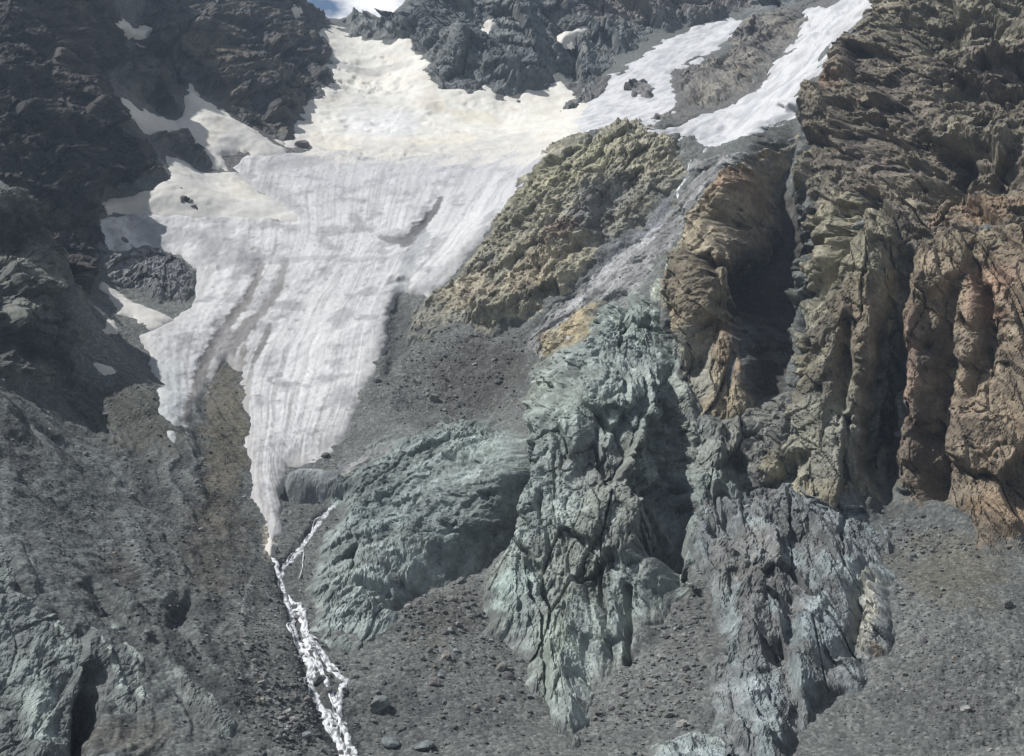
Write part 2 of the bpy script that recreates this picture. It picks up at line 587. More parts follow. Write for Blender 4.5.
def crag(ang, el, s=1., big=30., mid=10., small=4., amp=(.55, .62, .6), crack=.22, rid=1.3, seed=0):
    """Blocky broken rock: tilted flat faces of three sizes, sharp crests, narrow cracks."""
    def fn(P, u, v, sd):
        A = aniso(P, ang, el)
        wv = np.stack([fbm(A / 16, seed + 1, 3), fbm(A / 16, seed + 5, 3), fbm(A / 16, seed + 9, 3)], 1)
        Aw = A + wv * 2.6
        h = 0
        for k_, (sz, a) in enumerate(zip((big, mid, small), amp)):
            B = Aw @ ROT[k_]
            f, cr, rn = facets(B, sz * s, a, seed + 20 + k_)
            h = h + f
            if True:
                h = h - (1 - sm(0, .09, cr)) * sz * s * crack * (rn > .35)
        h = h + (ridged(Aw / (22 * s), seed + 3, 5, gain=.55) - .6) * 2.4 * s * rid
        ft, ct, rt = facets(Aw @ ROT[1], 2.3 * s, .6, seed + 26)
        h = h + ft - (1 - sm(0, .12, ct)) * .8 * s * (rt > .45)
        h = h + fbm(aniso(P, ang, 1.7) / (2.4 * s), seed + 4, 4, gain=.6) * .8 * s
        return h
    return fn


def strata(ang, el, s=1., amp=1., seed=0, big=24.):
    """Ice-worn layered rock: broken ledges leaning by ang, with narrow dark joints."""
    def fn(P, u, v, sd):
        A = aniso(P, ang, el)
        wv = fbm(A / 26, seed + 1, 3)
        B = A + wv[:, None] * 4
        f1, c1, r1 = facets(B @ ROT[0], 12 * s, .5, seed + 20)
        f2, c2, r2 = facets(B @ ROT[1], 4.6 * s, .6, seed + 21)
        h = (ridged(B / (big * s), seed + 3, 6, gain=.58) - .6) * 2.0 + f1 + f2
        h = h - (1 - sm(0, .10, c1)) * 1.6 * (r1 > .4) - (1 - sm(0, .12, c2)) * .8 * (r2 > .5)
        ft, ct, rt = facets(B @ ROT[2], 2.0 * s, .7, seed + 26)
        h = h + ft - (1 - sm(0, .12, ct)) * .7 * (rt > .5)
        h = h + fbm(aniso(P, ang, 2.) / (2.2 * s), seed + 4, 4, gain=.62) * 1.1
        return h * amp * s
    return fn


def rock_col(c1, c2, c3, blobs=(), lines=(), seed=0, ang=0, el=2., sc=1., lum=1.):
    def fn(P, u, v, sd):
        A = aniso(P, ang, el)
        n1 = fbm(A / (34 * sc), seed + 60, 4)
        n2 = fbm(A / (9 * sc), seed + 64, 4)
        n3 = fbm(P / (16 * sc), seed + 68, 5)
        col = np.tile(np.array(c1, f32), (len(P), 1))
        col = mix(col, c2, sm(-.25, .35, n1))
        col = mix(col, c3, sm(.1, .55, n2) * .7)
        col = paint_blob(col, P, u, v, blobs, seed + 70)
        col = paint_line(col, P, u, v, lines, seed + 71)
        gm = col.mean(1, keepdims=True)
        col = gm + (col - gm) * .9
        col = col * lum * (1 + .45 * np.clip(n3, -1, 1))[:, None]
        return col
    return fn


# flow of the ice: 0 at its left edge, 1 at its right edge
FLOW = np.array(pts_of("""100 235 0, 150 340 .03, 160 400 .06, 175 440 .1, 262 268 .24, 250 300 .24, 222 332 .24, 200 368 .22, 190 430 .18,
285 270 .30, 265 315 .31, 245 340 .31, 228 365 .31, 245 410 .38, 250 440 .4, 253 496 .43, 540 150 1, 483 240 1, 448 279 1, 390 310 .94,
372 381 .9, 354 423 .86, 330 455 .8, 288 465 .6, 281 500 .52, 270 525 .48, 268 480 .5, 380 220 .66, 345 300 .62, 310 380 .6, 285 430 .55,
420 170 .76, 350 190 .5, 300 200 .32, 330 245 .42, 310 300 .48, 280 350 .46, 265 400 .46, 200 240 .12, 170 225 .08, 310 155 .3, 400 150 .66, 480 150 .87""", 3))
FW = tps_fit(FLOW[:, :2] / 300, FLOW[:, 2], 1e-3)


def flow(u, v):
    return tps_eval(FLOW[:, :2] / 300, FW, np.stack([u, v], 1) / 300)


ICE_DIRT = [
    ("222 385 9 1, 226 365 7 1, 234 348 4.5 .9, 246 326 3 .7", (.11, .10, .085)),
    ("236 392 5 1, 238 372 4 .9, 244 352 3 .7", (.13, .12, .10)),
    ("244 420 3.5 .9, 247 400 3 .8, 252 372 2 .6", (.17, .165, .155)),
    ("262 268 3.38 .8, 256 285 4.05 .9, 246 305 4.73 1, 232 322 5.4 1, 220 338 5.4 1, 206 362 5.4 1, 199 385 6.75 1, 192 420 9.45 1", (0.144, 0.137, 0.13)),
    ("287 268 3.38 .6, 280 290 3.38 .8, 266 312 4.05 .9, 248 332 4.73 .9, 236 345 6.75 .8", (0.158, 0.151, 0.144)),
    ("270 330 2.16 .8, 262 350 3.24 1, 254 366 2.7 .9", (0.144, 0.144, 0.137)),
    ("440 200 2.7 .9, 432 215 4.73 1, 420 232 6.75 1, 408 245 6.75 .9, 398 245 4.05 .7", (0.0864, 0.0864, 0.0864)),
    ("380 240 2.7 .8, 395 246 4.05 .9", (0.122, 0.122, 0.122)),
    ("222 266 6.75 .7, 240 262 5.4 .6, 290 264 2.7 .5, 360 265 2.16 .4, 420 262 2.16 .3", (0.216, 0.216, 0.223)),
    ("130 228 6.75 .6, 160 236 8.1 .6, 195 240 8.1 .6, 228 235 6.75 .5, 205 255 9.45 .6, 190 285 8.1 .5", (0.238, 0.238, 0.245)),
    ("255 188 5.4 .6, 285 200 6.75 .6, 300 215 4.05 .5", (0.202, 0.202, 0.209)),
    ("262 172 4.05 .5, 300 166 4.05 .5, 330 162 4.05 .4", (0.238, 0.238, 0.245)),
    ("270 385 2.7 .6, 280 378 2.7 .6", (0.158, 0.158, 0.158)),
    ("425 240 6.75 .7, 412 262 6.75 .6, 404 285 6.75 .7, 396 300 5.4 .8", (0.216, 0.223, 0.23)),
    ("222 335 9.45 .7, 238 342 9.45 .7, 222 356 6.75 .8", (0.18, 0.173, 0.173)),
    ("353 222 4.05 .6, 362 228 4.05 .7", (0.216, 0.216, 0.216)),
]


def ice_col(P, u, v, sd):
    w = flow(u, v)
    A = np.stack([w * 26, u * 0 + 3, v / 240], 1).astype(f32)
    s1 = fbm(A, 150, 3)
    A2 = np.stack([w * 95 + .4 * fbm(P / 30, 155, 3), u * 0 + 7, v / 110], 1).astype(f32)
    s2 = fbm(A2, 151, 3)
    n = fbm(P / 25, 152, 5)
    n2 = fbm(P / 5, 153, 4)
    col = np.tile(np.array(ICE, f32), (len(P), 1))
    col = mix(col, (.53, .528, .525), sm(-.1, .6, s1) * .8)
    col = mix(col, ICE2, sm(-.05, .5, s2) * (.55 + .3 * sm(230, 180, v) + .25 * sm(350, 430, v)))
    col = mix(col, (.22, .22, .225), sm(.05, .6, n) * .75)
    up = sm(240, 160, v) * sm(200, 330, u)
    col = mix(col, (.31, .31, .325), up * .6)
    col = mix(col, (.42, .46, .46), sm(170, 150, np.abs(u - 20)) * sm(350, 400, v) * .7)
    col = mix(col, (.50, .475, .42), sm(176, 147, v + 14 * n) * sm(285, 315, u) * .85)
    low = sm(360, 470, v)
    col = mix(col, (.25, .245, .24), low * sm(-.1, .4, s2 + .3 * s1) * .75)
    col = paint_line(col, P, u, v, ICE_DIRT, 157)
    speck = sm(.55, .8, n2 + .35 * n)
    col = mix(col, DIRT, speck * .6)
    edge = sm(9, 1, sd + 4 * n)
    col = mix(col, (.30, .29, .28), edge * .6 * sm(250, 330, v))
    return col


def ice_shape(P, u, v, sd):
    w = flow(u, v)
    A = np.stack([w * 45 + .3 * fbm(P / 30, 165, 3), u * 0 + 1, v / 160], 1).astype(f32)
    h = fbm(A, 160, 3) * .16
    cre = np.stack([w * 5, u * 0 + 5, P[:, 2] / 7], 1).astype(f32)
    h = h - sm(.25, .6, perlin(cre, 161)) * .6
    return h + fbm(P / 6, 162, 5, gain=.6) * .55 + fbm(P / 40, 163, 2) * 2


SNOW_LINES = [
    ("332 62 2 .7, 350 70 3 .9, 372 73 4 .9, 395 68 4 .7, 412 64 3 .5", (.36, .35, .33)),
    ("325 100 4 .5, 350 103 4 .6, 385 104 4 .6, 420 105 4 .6, 440 108 3 .4", (.50, .46, .38)),
    ("360 118 22 .55, 400 122 22 .55", (.50, .50, .50)),
    ("455 112 3 .5, 490 118 5 .6, 500 122 3 .4", (.52, .48, .38)),
    ("430 95 5 .4, 440 105 5 .4", (.55, .50, .40)),
    ("330 58 2 .6, 340 54 2 .5", (.4, .38, .35)),
    ("300 140 8 .5, 340 148 6 .5, 400 150 6 .5, 470 146 6 .4", (.56, .50, .40)),
]


def snow_col(tint=0., lines=(), dirt=.35, blobs=()):
    def fn(P, u, v, sd):
        n = fbm(P / 35, 170, 4)
        n2 = fbm(P * np.array([.25, .25, 1.], f32) / 6, 171, 4)
        col = np.tile(np.array(SNOW, f32), (len(P), 1))
        col = mix(col, SNOW2, np.clip(sm(-.1, .6, n) * .7 + tint, 0, 1))
        col = mix(col, (.55, .50, .43), sm(.1, .7, n2) * dirt)
        col = paint_line(col, P, u, v, lines, 172)
        col = paint_blob(col, P, u, v, blobs, 173)
        col = mix(col, (.40, .39, .37), sm(30, 6, sd + 16 * n) * sm(112, 142, v) * .75)
        col = mix(col, (.5, .47, .42), sm(3, 0, sd) * .5)
        return col
    return fn


def white_col(P, u, v, sd):
    n = fbm(P / 25, 180, 4)
    A = aniso(P, 50, 5)
    n2 = fbm(A / 5, 181, 4)
    col = np.tile(np.array((.45, .45, .455), f32), (len(P), 1))
    col = mix(col, (.30, .31, .33), sm(-.1, .5, n2) * .9)
    col = mix(col, (.30, .30, .30), sm(.0, .6, n) * .7)
    return col


def snow_shape(P, u, v, sd):
    return fbm(P / 30, 175, 3) * 1.6 + fbm(P / 7, 176, 3) * .4


def serac_shape(P, u, v, sd):
    fc, cr, rn = cells(aniso(P, 50, 2.5) / 13, 178)
    up = sm(120, 60, v)
    return fbm(P / 30, 175, 3) * 2 + fbm(aniso(P, 50, 4) / 7, 176, 3) * 1.2 + (fc * 5 - (1 - sm(0, .15, cr)) * 3) * up * .7


# ---- rock masses
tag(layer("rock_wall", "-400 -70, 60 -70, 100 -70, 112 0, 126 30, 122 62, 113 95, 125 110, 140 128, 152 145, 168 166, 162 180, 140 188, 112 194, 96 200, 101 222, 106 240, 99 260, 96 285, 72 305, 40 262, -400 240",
          (800, 1240), M_rock, crag(-20, 1.8, seed=1, big=40, mid=14, small=5.5), rock_col(DARK, DARK2, (0.13, 0.111, 0.091), lum=0.44, seed=1,  # low lum stands in for the shade on this wall
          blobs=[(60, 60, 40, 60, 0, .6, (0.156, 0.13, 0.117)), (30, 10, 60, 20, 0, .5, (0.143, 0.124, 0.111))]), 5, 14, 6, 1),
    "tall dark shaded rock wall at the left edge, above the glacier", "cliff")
tag(layer("rock_wall", "130 32, 138 5, 138 -70, 350 -70, 290 -30, 302 -2, 318 10, 333 26, 329 50, 332 80, 322 94, 302 108, 294 140, 284 143, 255 130, 225 113, 192 86, 180 110, 160 112, 136 95, 123 84, 128 60",
          (1080, 2150), M_rock, crag(28, 1.7, s=1.15, seed=2, big=44, mid=16, small=6), rock_col((0.0975, 0.0949, 0.0962), (0.13, 0.12, 0.101), (0.176, 0.153, 0.117), lum=0.58, seed=2,
          blobs=[(215, 60, 40, 14, 20, .7, (0.195, 0.163, 0.111)), (150, 75, 8, 30, 15, .6, (0.26, 0.247, 0.221))]), 12, 16, 6, 2),
    "dark brown mountainside between the cream snow patch and the upper snowfield", "cliff")
tag(layer("rock_wall", "340 13, 355 12, 375 15, 390 9, 403 -1, 420 -70, 1000 -70, 890 -40, 800 8, 745 20, 735 14, 700 22, 650 38, 602 75, 590 97, 575 90, 560 80, 540 84, 515 96, 500 95, 485 82, 470 92, 440 87, 425 70, 432 58, 414 55, 408 37, 390 40, 365 39, 350 35",
          (1350, 2400), M_rock, crag(-25, 1.7, s=1.3, seed=3, big=46, mid=17, small=6.5), rock_col((0.111, 0.124, 0.127), (0.15, 0.163, 0.159), (0.208, 0.202, 0.182), lum=0.85, seed=3,
          blobs=[(480, 65, 30, 20, 0, .6, (0.0975, 0.111, 0.111)), (620, 10, 60, 20, 0, .6, (0.195, 0.163, 0.143)), (700, 5, 60, 15, 0, .7, (0.182, 0.156, 0.143))]), 10, 16, 6, 3),
    "grey-green headwall of rock behind the upper snowfield, under the cloud", "cliff")
tag(layer("rock_rib", "650 124, 684 100, 678 76, 700 66, 725 45, 745 20, 802 2, 815 4, 797 40, 775 62, 752 92, 705 112, 662 122",
          (1000, 1700), M_rock, crag(40, 2, s=1.1, seed=4), rock_col((0.13, 0.122, 0.111), (0.182, 0.166, 0.137), (0.117, 0.111, 0.104), seed=4), 8, 10, 4, 4),
    "brown rock rib between the two sloping snow ramps below the headwall", "rock rib")
tag(layer("rock_outcrop", "-400 160, 0 177, 20 189, 42 206, 60 250, 80 290, 96 330, 80 354, 64 388, 48 394, 20 386, -400 380",
          (570, 830), M_rock, crag(-25, 1.6, s=.8, seed=5), rock_col((0.143, 0.15, 0.137), (0.182, 0.189, 0.163), (0.221, 0.221, 0.195), lum=.6, seed=5,
          blobs=[(5, 185, 40, 6, 30, .9, GRASS), (30, 270, 50, 12, 35, .8, (0.247, 0.254, 0.208)), (80, 320, 25, 12, 40, .7, (0.26, 0.26, 0.247)),  # the two pale patches put the lit rock band into colour
                 (20, 230, 40, 22, 0, .8, DARK), (20, 350, 50, 25, 0, .7, DARK)]), 3, 10, 4, 5),  # dark patches paint in the shade below the crest and at the foot
    "craggy outcrop at the left edge with a pale grassy crest, above the scree slope", "rock outcrop")
tag(layer("rock_bluff", "403 346, 408 312, 446 282, 481 242, 504 205, 534 161, 554 139, 575 131, 600 124, 640 120, 668 128, 688 154, 694 170, 688 194, 652 222, 612 252, 575 290, 540 320, 492 331, 440 326",
          (740, 1010), M_rock, strata(48, 2.6, s=1.1, amp=1.1, seed=6), rock_col((0.202, 0.189, 0.137), (0.163, 0.159, 0.13), (0.247, 0.227, 0.163), lum=1.12, seed=6, ang=48, el=3,
          blobs=[(470, 295, 40, 16, -30, .9, OCHRE), (540, 275, 50, 18, -35, .6, (0.26, 0.215, 0.143)), (570, 170, 60, 18, -25, .7, (0.247, 0.234, 0.15)),
                 (600, 210, 50, 26, -40, .6, (0.13, 0.13, 0.13)), (560, 240, 24, 12, -30, .6, (0.221, 0.156, 0.117))]), 5, 12, 5, 6),
    "ochre and olive rounded rock bluff right of the glacier tongue", "rock knob")
tag(layer("rock_slab", "655 140, 690 150, 704 160, 745 152, 728 200, 690 242, 662 272, 644 308, 600 316, 580 348, 548 368, 518 345, 552 305, 598 258, 640 226, 686 192, 690 165", (700, 960), M_rock, strata(47, 4.5, s=.9, seed=25, amp=.75),
          rock_col((.175, .175, .17), (.135, .135, .13), (.235, .235, .23), lum=1.15, seed=25, ang=47, el=6, lines=[("688 178 3 .7, 660 215 6 .7, 640 235 7 .8, 610 262 6 .7, 585 290 4 .6, 550 330 3 .5", (.25, .25, .25)), ("655 222 3 .7, 628 258 3 .8, 606 285 3 .7", (.27, .27, .27))]), 3, 6, 4, 25),
    "grey water-streaked slab slanting down from the hanging glacier between two rock masses", "rock slab")
tag(layer("rock_slab", "534 335, 560 318, 592 300, 612 300, 606 320, 590 345, 566 362, 545 366, 536 350", (690, 800), M_rock, strata(45, 2.4, s=.8, seed=15, amp=1.),
          rock_col(OCHRE, (0.286, 0.24, 0.15), (0.221, 0.208, 0.156), seed=15), 6, 5, 2, 15),
    "yellow stained slab at the head of the central green buttress, beside the brown scree", "rock slab")
tag(layer("rock_dome", "322 486, 350 456, 395 440, 430 430, 480 419, 526 430, 522 480, 508 500, 490 540, 450 565, 402 590, 396 625, 372 655, 322 646, 305 612, 315 552, 342 514",
          (420, 740), M_rock, strata(56, 2.4, s=.9, amp=1.0, seed=7), rock_col(TEAL, TEAL2, (0.221, 0.26, 0.247), seed=7, ang=55, el=3,
          blobs=[(480, 455, 40, 24, 20, .7, (0.247, 0.293, 0.267)), (350, 470, 50, 10, -25, .6, (0.195, 0.182, 0.176)), (400, 520, 50, 30, 0, .4, (0.195, 0.234, 0.234))]), 6, 12, 4, 7, bury=2.5),
    "rounded blue-green rock dome just right of the white stream", "rock dome")
tag(layer("rock_buttress", "528 370, 548 352, 580 340, 606 305, 640 292, 662 302, 680 350, 690 410, 735 440, 765 468, 742 500, 702 520, 694 560, 668 620, 642 640, 627 672, 602 692, 577 742, 552 752, 535 705, 512 640, 492 632, 481 600, 490 560, 508 502, 525 460",
          (350, 770), M_rock, crag(14, 2.3, s=.7, seed=8), rock_col(TEAL, (0.163, 0.176, 0.153), PALE, seed=8, ang=15, el=2,
          blobs=[(570, 420, 60, 40, 0, .5, (0.215, 0.247, 0.215)), (510, 600, 22, 30, 20, .8, (0.247, 0.305, 0.28)), (555, 660, 30, 40, 0, .6, (0.24, 0.28, 0.234)),
                 (600, 480, 40, 40, 0, .5, (0.15, 0.15, 0.137)), (640, 330, 40, 30, 0, .6, (0.221, 0.26, 0.227)), (650, 540, 40, 40, 0, .6, (0.111, 0.111, 0.104)),  # last patch puts the shade of the recess into the colour
                 (720, 460, 40, 26, 0, .6, (0.169, 0.169, 0.15))]), 8, 10, 5, 8),
    "tall green-grey rock buttress in the middle with a narrow pointed foot", "rock buttress")
tag(layer("rock_pillar", "700 206, 735 168, 760 142, 784 130, 762 180, 744 240, 738 330, 750 400, 752 432, 722 442, 690 424, 670 384, 673 340, 648 302, 655 270, 680 235",
          (590, 930), M_rock, crag(14, 2.8, s=.8, seed=9), rock_col((0.24, 0.202, 0.137), (0.182, 0.153, 0.107), (0.273, 0.234, 0.163), seed=9, ang=15,
          blobs=[(665, 275, 18, 40, 20, .9, (0.286, 0.325, 0.273)), (690, 370, 26, 40, 0, .7, (0.182, 0.189, 0.163)), (735, 350, 26, 40, 0, .6, (0.169, 0.117, 0.078)),
                 (740, 190, 20, 14, -30, .5, (0.234, 0.143, 0.091))]), 6, 8, 3, 9),
    "brown rock pillar on the left side of the deep dark chasm", "rock pillar")
tag(layer("rock_wall", "866 12, 880 -70, 1430 -70, 1430 262, 1024 255, 960 248, 900 262, 860 235, 812 205, 785 168, 788 122, 800 97, 830 61, 852 30",
          (620, 1030), M_rock, crag(-16, 1.35, s=.85, seed=10, amp=(.7, .75, .6)), rock_col((0.202, 0.172, 0.127), (0.15, 0.127, 0.101), (0.247, 0.215, 0.156), lum=0.80, seed=10,
          blobs=[(950, 25, 80, 40, 0, .5, (0.195, 0.189, 0.137)), (900, 130, 60, 40, 0, .4, (0.137, 0.117, 0.0975)), (985, 215, 50, 20, -10, .8, (0.299, 0.208, 0.13)),
                 (985, 145, 50, 25, 0, .5, (0.234, 0.215, 0.156)), (945, 170, 30, 22, 0, .7, (0.111, 0.0975, 0.0845)), (830, 80, 20, 14, 0, .5, (0.26, 0.156, 0.104))]), 6, 9, 3, 10),  # middle patch darkens the cave, its shade put into colour
    "upper right brown crag rising above the hanging glacier out of the picture", "cliff")
tag(layer("rock_pillar", "788 150, 830 168, 870 200, 906 230, 905 300, 895 380, 890 450, 886 506, 850 526, 800 516, 735 474, 762 420, 790 375, 790 300, 788 230, 786 180",
          (500, 880), M_rock, crag(13, 2.8, s=.8, seed=11), rock_col((0.215, 0.195, 0.137), (0.163, 0.146, 0.111), (0.254, 0.234, 0.163), lum=0.92, seed=11, ang=12,
          blobs=[(820, 440, 50, 50, 0, .6, (0.189, 0.195, 0.163)), (800, 330, 14, 60, 10, .6, (0.26, 0.26, 0.195)), (860, 330, 26, 50, 0, .5, (0.215, 0.169, 0.114)),
                 (850, 480, 40, 24, 0, .6, (0.182, 0.179, 0.15))]), 6, 8, 3, 11),
    "olive brown rock pillar on the right side of the deep dark chasm", "rock pillar")
tag(layer("rock_pillar", "902 226, 960 224, 1430 224, 1430 560, 1024 552, 985 557, 965 532, 920 516, 882 506, 884 430, 887 340, 892 270",
          (470, 800), M_rock, crag(8, 2.8, s=.8, seed=12), rock_col((0.208, 0.163, 0.111), (0.15, 0.124, 0.0936), (0.26, 0.215, 0.15), lum=0.90, seed=12, ang=8,
          blobs=[(910, 370, 14, 70, 0, .8, RUST), (990, 300, 30, 40, 0, .6, (0.26, 0.163, 0.111)), (970, 250, 40, 20, 0, .6, (0.26, 0.221, 0.15)),
                 (1000, 520, 40, 20, 10, .4, (0.286, 0.195, 0.111)), (905, 520, 30, 12, 20, .9, OCHRE), (940, 450, 40, 40, 0, .4, (0.13, 0.104, 0.0845))]), 6, 8, 3, 12),
    "rust-stained rock pillars at the right edge above the grey moraine", "rock pillar")
tag(layer("rock_outcrop", "690 530, 715 480, 740 455, 790 470, 810 490, 868 500, 895 530, 896 600, 888 656, 860 682, 832 690, 802 722, 780 775, 722 775, 702 702, 716 640, 702 592",
          (370, 620), M_rock, crag(6, 2.0, s=.6, seed=13), rock_col((0.163, 0.179, 0.182), (0.137, 0.14, 0.137), (0.215, 0.254, 0.254), seed=13,
          blobs=[(820, 630, 26, 40, 0, .5, (0.215, 0.26, 0.273)), (870, 620, 12, 40, 10, .8, (0.305, 0.293, 0.24)), (740, 570, 40, 40, 0, .7, (0.146, 0.14, 0.127)),
                 (760, 700, 34, 40, 0, .7, (0.202, 0.234, 0.24)), (880, 660, 10, 10, 0, .7, (0.325, 0.247, 0.156))]), 4, 9, 5, 13),
    "low blue-grey ribbed outcrop below the pillars, left of the furrowed moraine", "rock outcrop")
tag(layer("rock_slab", "738 404, 768 388, 792 384, 812 420, 796 476, 752 500, 712 522, 690 500, 700 462, 716 436", (540, 720), M_rock, crag(28, 2.2, s=.65, seed=27),
          rock_col((.19, .19, .165), (.145, .145, .13), (.24, .24, .205), seed=27, ang=28), 5, 7, 3, 27),
    "olive grey leaning slab at the foot of the deep dark chasm", "rock slab")
tag(layer("rock_outcrop", "648 745, 690 732, 725 738, 745 760, 740 800, 650 800", (340, 420), M_rock, strata(20, 1.5, s=.5, amp=.8, seed=17),
          rock_col((0.247, 0.293, 0.293), (0.195, 0.215, 0.208), PALE, seed=17), 3, 4, 2, 17),
    "small pale blue rock slab at the bottom edge, right of the buttress foot", "rock outcrop")
tag(layer("rock_outcrop", "-400 510, 0 540, 25 572, 62 598, 105 610, 132 640, 158 690, 152 726, 122 716, 104 702, 97 738, 82 775, 60 830, -400 830", (270, 480), M_rock, strata(-32, 3.2, s=.6, amp=.8, seed=14),
          rock_col((.135, .15, .143), (.10, .112, .107), (.20, .225, .21), seed=14, ang=-32, el=4,
          blobs=[(35, 725, 20, 40, -20, .9, (.27, .31, .285)), (20, 690, 30, 20, 40, .6, (.22, .26, .24)), (60, 660, 26, 12, 45, .5, (.22, .26, .24)), (100, 690, 14, 16, 0, .7, (.11, .11, .105))],
          lines=[("78 612 3 .9, 100 645 4 1, 118 690 3 .8", PALE), ("106 618 2.5 .9, 125 645 3.5 1, 146 668 2 .8", PALE), ("40 590 3 .9, 55 625 4 .9, 70 650 3 .7", PALE), ("132 668 3 .9, 142 700 3 .8", PALE)]), 3, 8, 6, 14),
    "broad pale green worn slabs with light streaks in the bottom left corner", "rock outcrop")
tag(layer("rock_outcrop", "160 655, 185 668, 215 700, 238 725, 235 745, 205 735, 178 705", (310, 430), M_rock, strata(-45, 2.5, s=.45, amp=.7, seed=18),
          rock_col((0.189, 0.215, 0.202), (0.143, 0.156, 0.143), PALE, seed=18), 2.5, 4, 2.5, 18),
    "small pale green slab low on the left scree, left of the stream", "rock outcrop")
tag(layer("rubble_mound", "96 256, 110 250, 150 250, 176 254, 196 270, 196 290, 184 300, 160 303, 130 292, 105 285", (790, 960), M_rock, crag(0, 1.1, s=.55, seed=19, amp=(.3, .45, .5)),
          rock_col((0.137, 0.138, 0.143), (0.182, 0.182, 0.182), (0.104, 0.104, 0.111), seed=19), 7, 6, 3, 19),
    "dark heap of rock rubble at the glacier's left edge, above a cream snow patch", "rubble mound")
tag(layer("rock_outcrop", "146 136, 172 130, 188 130, 196 144, 210 150, 212 168, 200 170, 184 160, 160 148", (1020, 1180), M_rock, crag(10, 1.2, s=.6, seed=20, amp=(.3, .45, .5)),
          rock_col(DARK2, DARK, (0.156, 0.143, 0.13), seed=20), 8, 5, 2, 20, cover=False),
    "dark rock island poking through the two cream snow patches", "rock outcrop")
tag(layer("rock_outcrop", "172 186, 186 186, 192 198, 200 212, 192 215, 176 206", (960, 1080), M_rock, crag(10, 1.2, s=.45, seed=21, amp=(.3, .45, .5)),
          rock_col(DARK2, DARK, (0.169, 0.156, 0.143), seed=21), 5, 4, 3, 21, cover=False),
    "small dark rock cluster on the lower cream snow patch", "rock outcrop")
tag(layer("rock_outcrop", "622 96, 630 84, 645 80, 657 90, 652 102, 634 105", (1250, 1560), M_rock, crag(30, 1.3, s=.7, seed=22),
          rock_col((0.143, 0.137, 0.13), (0.117, 0.114, 0.117), (0.182, 0.169, 0.156), seed=22), 9, 5, 2, 22, cover=False),
    "dark rock island in the long snow ramp below the headwall", "rock outcrop")
tag(layer("rock_outcrop", "556 116, 572 98, 580 84, 594 82, 600 90, 590 104, 574 112", (1250, 1560), M_rock, crag(40, 1.6, s=.7, seed=23),
          rock_col((0.143, 0.143, 0.137), (0.117, 0.114, 0.117), (0.208, 0.195, 0.169), seed=23), 6, 5, 3, 23, cover=False),
    "thin slanting rock streak where the snow ramp leaves the upper snowfield", "rock outcrop")
tag(layer("rock_outcrop", "286 478, 300 472, 325 473, 348 480, 350 490, 330 495, 300 496, 287 490", (590, 680), M_rock, strata(80, 2.5, s=.4, amp=.6, seed=24),
          rock_col((0.169, 0.189, 0.189), (0.13, 0.143, 0.143), (0.221, 0.234, 0.227), seed=24), 9, 3, 1, 24, cover=False, bury=0),
    "flat blue-grey rock hump beside the glacier snout", "rock outcrop")

# ---- snow and ice
tag(layer("snowfield", "282 146, 293 138, 302 106, 322 92, 333 80, 330 60, 322 34, 322 26, 338 26, 352 36, 366 40, 390 41, 408 36, 415 55, 432 60, 426 70, 440 88, 470 93, 484 84, 500 97, 515 98, 540 85, 560 80, 578 90, 590 97, 600 130, 640 130, 640 260, 520 260, 540 160, 500 160, 400 164, 320 160",
          (960, 2200), M_snow, snow_shape, snow_col(0., SNOW_LINES, blobs=[(385, 128, 34, 16, 0, .6, (.52, .52, .52))]), 2.5, 10, 8, 30),
    "cream coloured snowfield in the upper bowl between the dark walls", "snowfield")
tag(layer("glacier", "98 218, 140 213, 180 215, 240 218, 292 219, 270 201, 247 184, 233 168, 247 155, 287 154, 320 149, 380 153, 440 153, 500 146, 562 140, 566 150, 530 180, 505 208, 482 242, 456 272, 447 281, 430 301, 405 290, 396 296, 391 312, 384 350, 371 382, 353 424, 338 448, 316 466, 288 467, 281 494, 282 515, 285 530, 272 540, 264 528, 258 510, 252 496, 244 438, 242 405, 238 380, 226 364, 214 380, 205 400, 194 425, 190 440, 183 434, 176 446, 166 442, 158 416, 156 382, 148 356, 141 335, 170 322, 190 307, 197 285, 196 270, 180 256, 150 250, 102 252",
          (560, 1330), M_ice, ice_shape, ice_col, 3.5, 4.5, 1.8, 31),
    "grey-white streaked glacier tongue running down the middle of the valley", "glacier")
tag(layer("hanging_glacier", "644 131, 660 126, 700 114, 735 103, 755 90, 778 60, 798 38, 802 12, 838 2, 885 -30, 874 8, 852 30, 830 60, 800 96, 790 113, 765 129, 735 140, 704 154, 692 146, 668 144, 650 138",
          (880, 1560), M_ice, serac_shape, white_col, 4, 8, 4, 32),
    "white hanging glacier sloping down beside the upper right brown crag", "glacier")
tag(layer("snow_ramp", "575 160, 566 122, 590 98, 606 78, 640 56, 660 43, 700 24, 735 16, 746 22, 722 46, 700 63, 678 73, 676 86, 684 104, 676 122, 660 136, 640 170",
          (955, 1720), M_snow, snow_shape, white_col, 3, 8, 5, 33),
    "long white snow ramp slanting up to the right under the headwall", "snow patch")
tag(layer("snow_patch", "117 94, 128 100, 150 114, 176 122, 186 108, 180 98, 190 84, 208 102, 240 122, 268 138, 294 150, 282 158, 256 158, 240 150, 225 155, 232 170, 245 182, 212 168, 190 150, 160 140, 140 130, 128 115",
          (1040, 1320), M_snow, snow_shape, snow_col(.15, dirt=.5), 5, 8, 4, 34),
    "upper cream snow patch wedged below the dark brown mountainside", "snow patch")
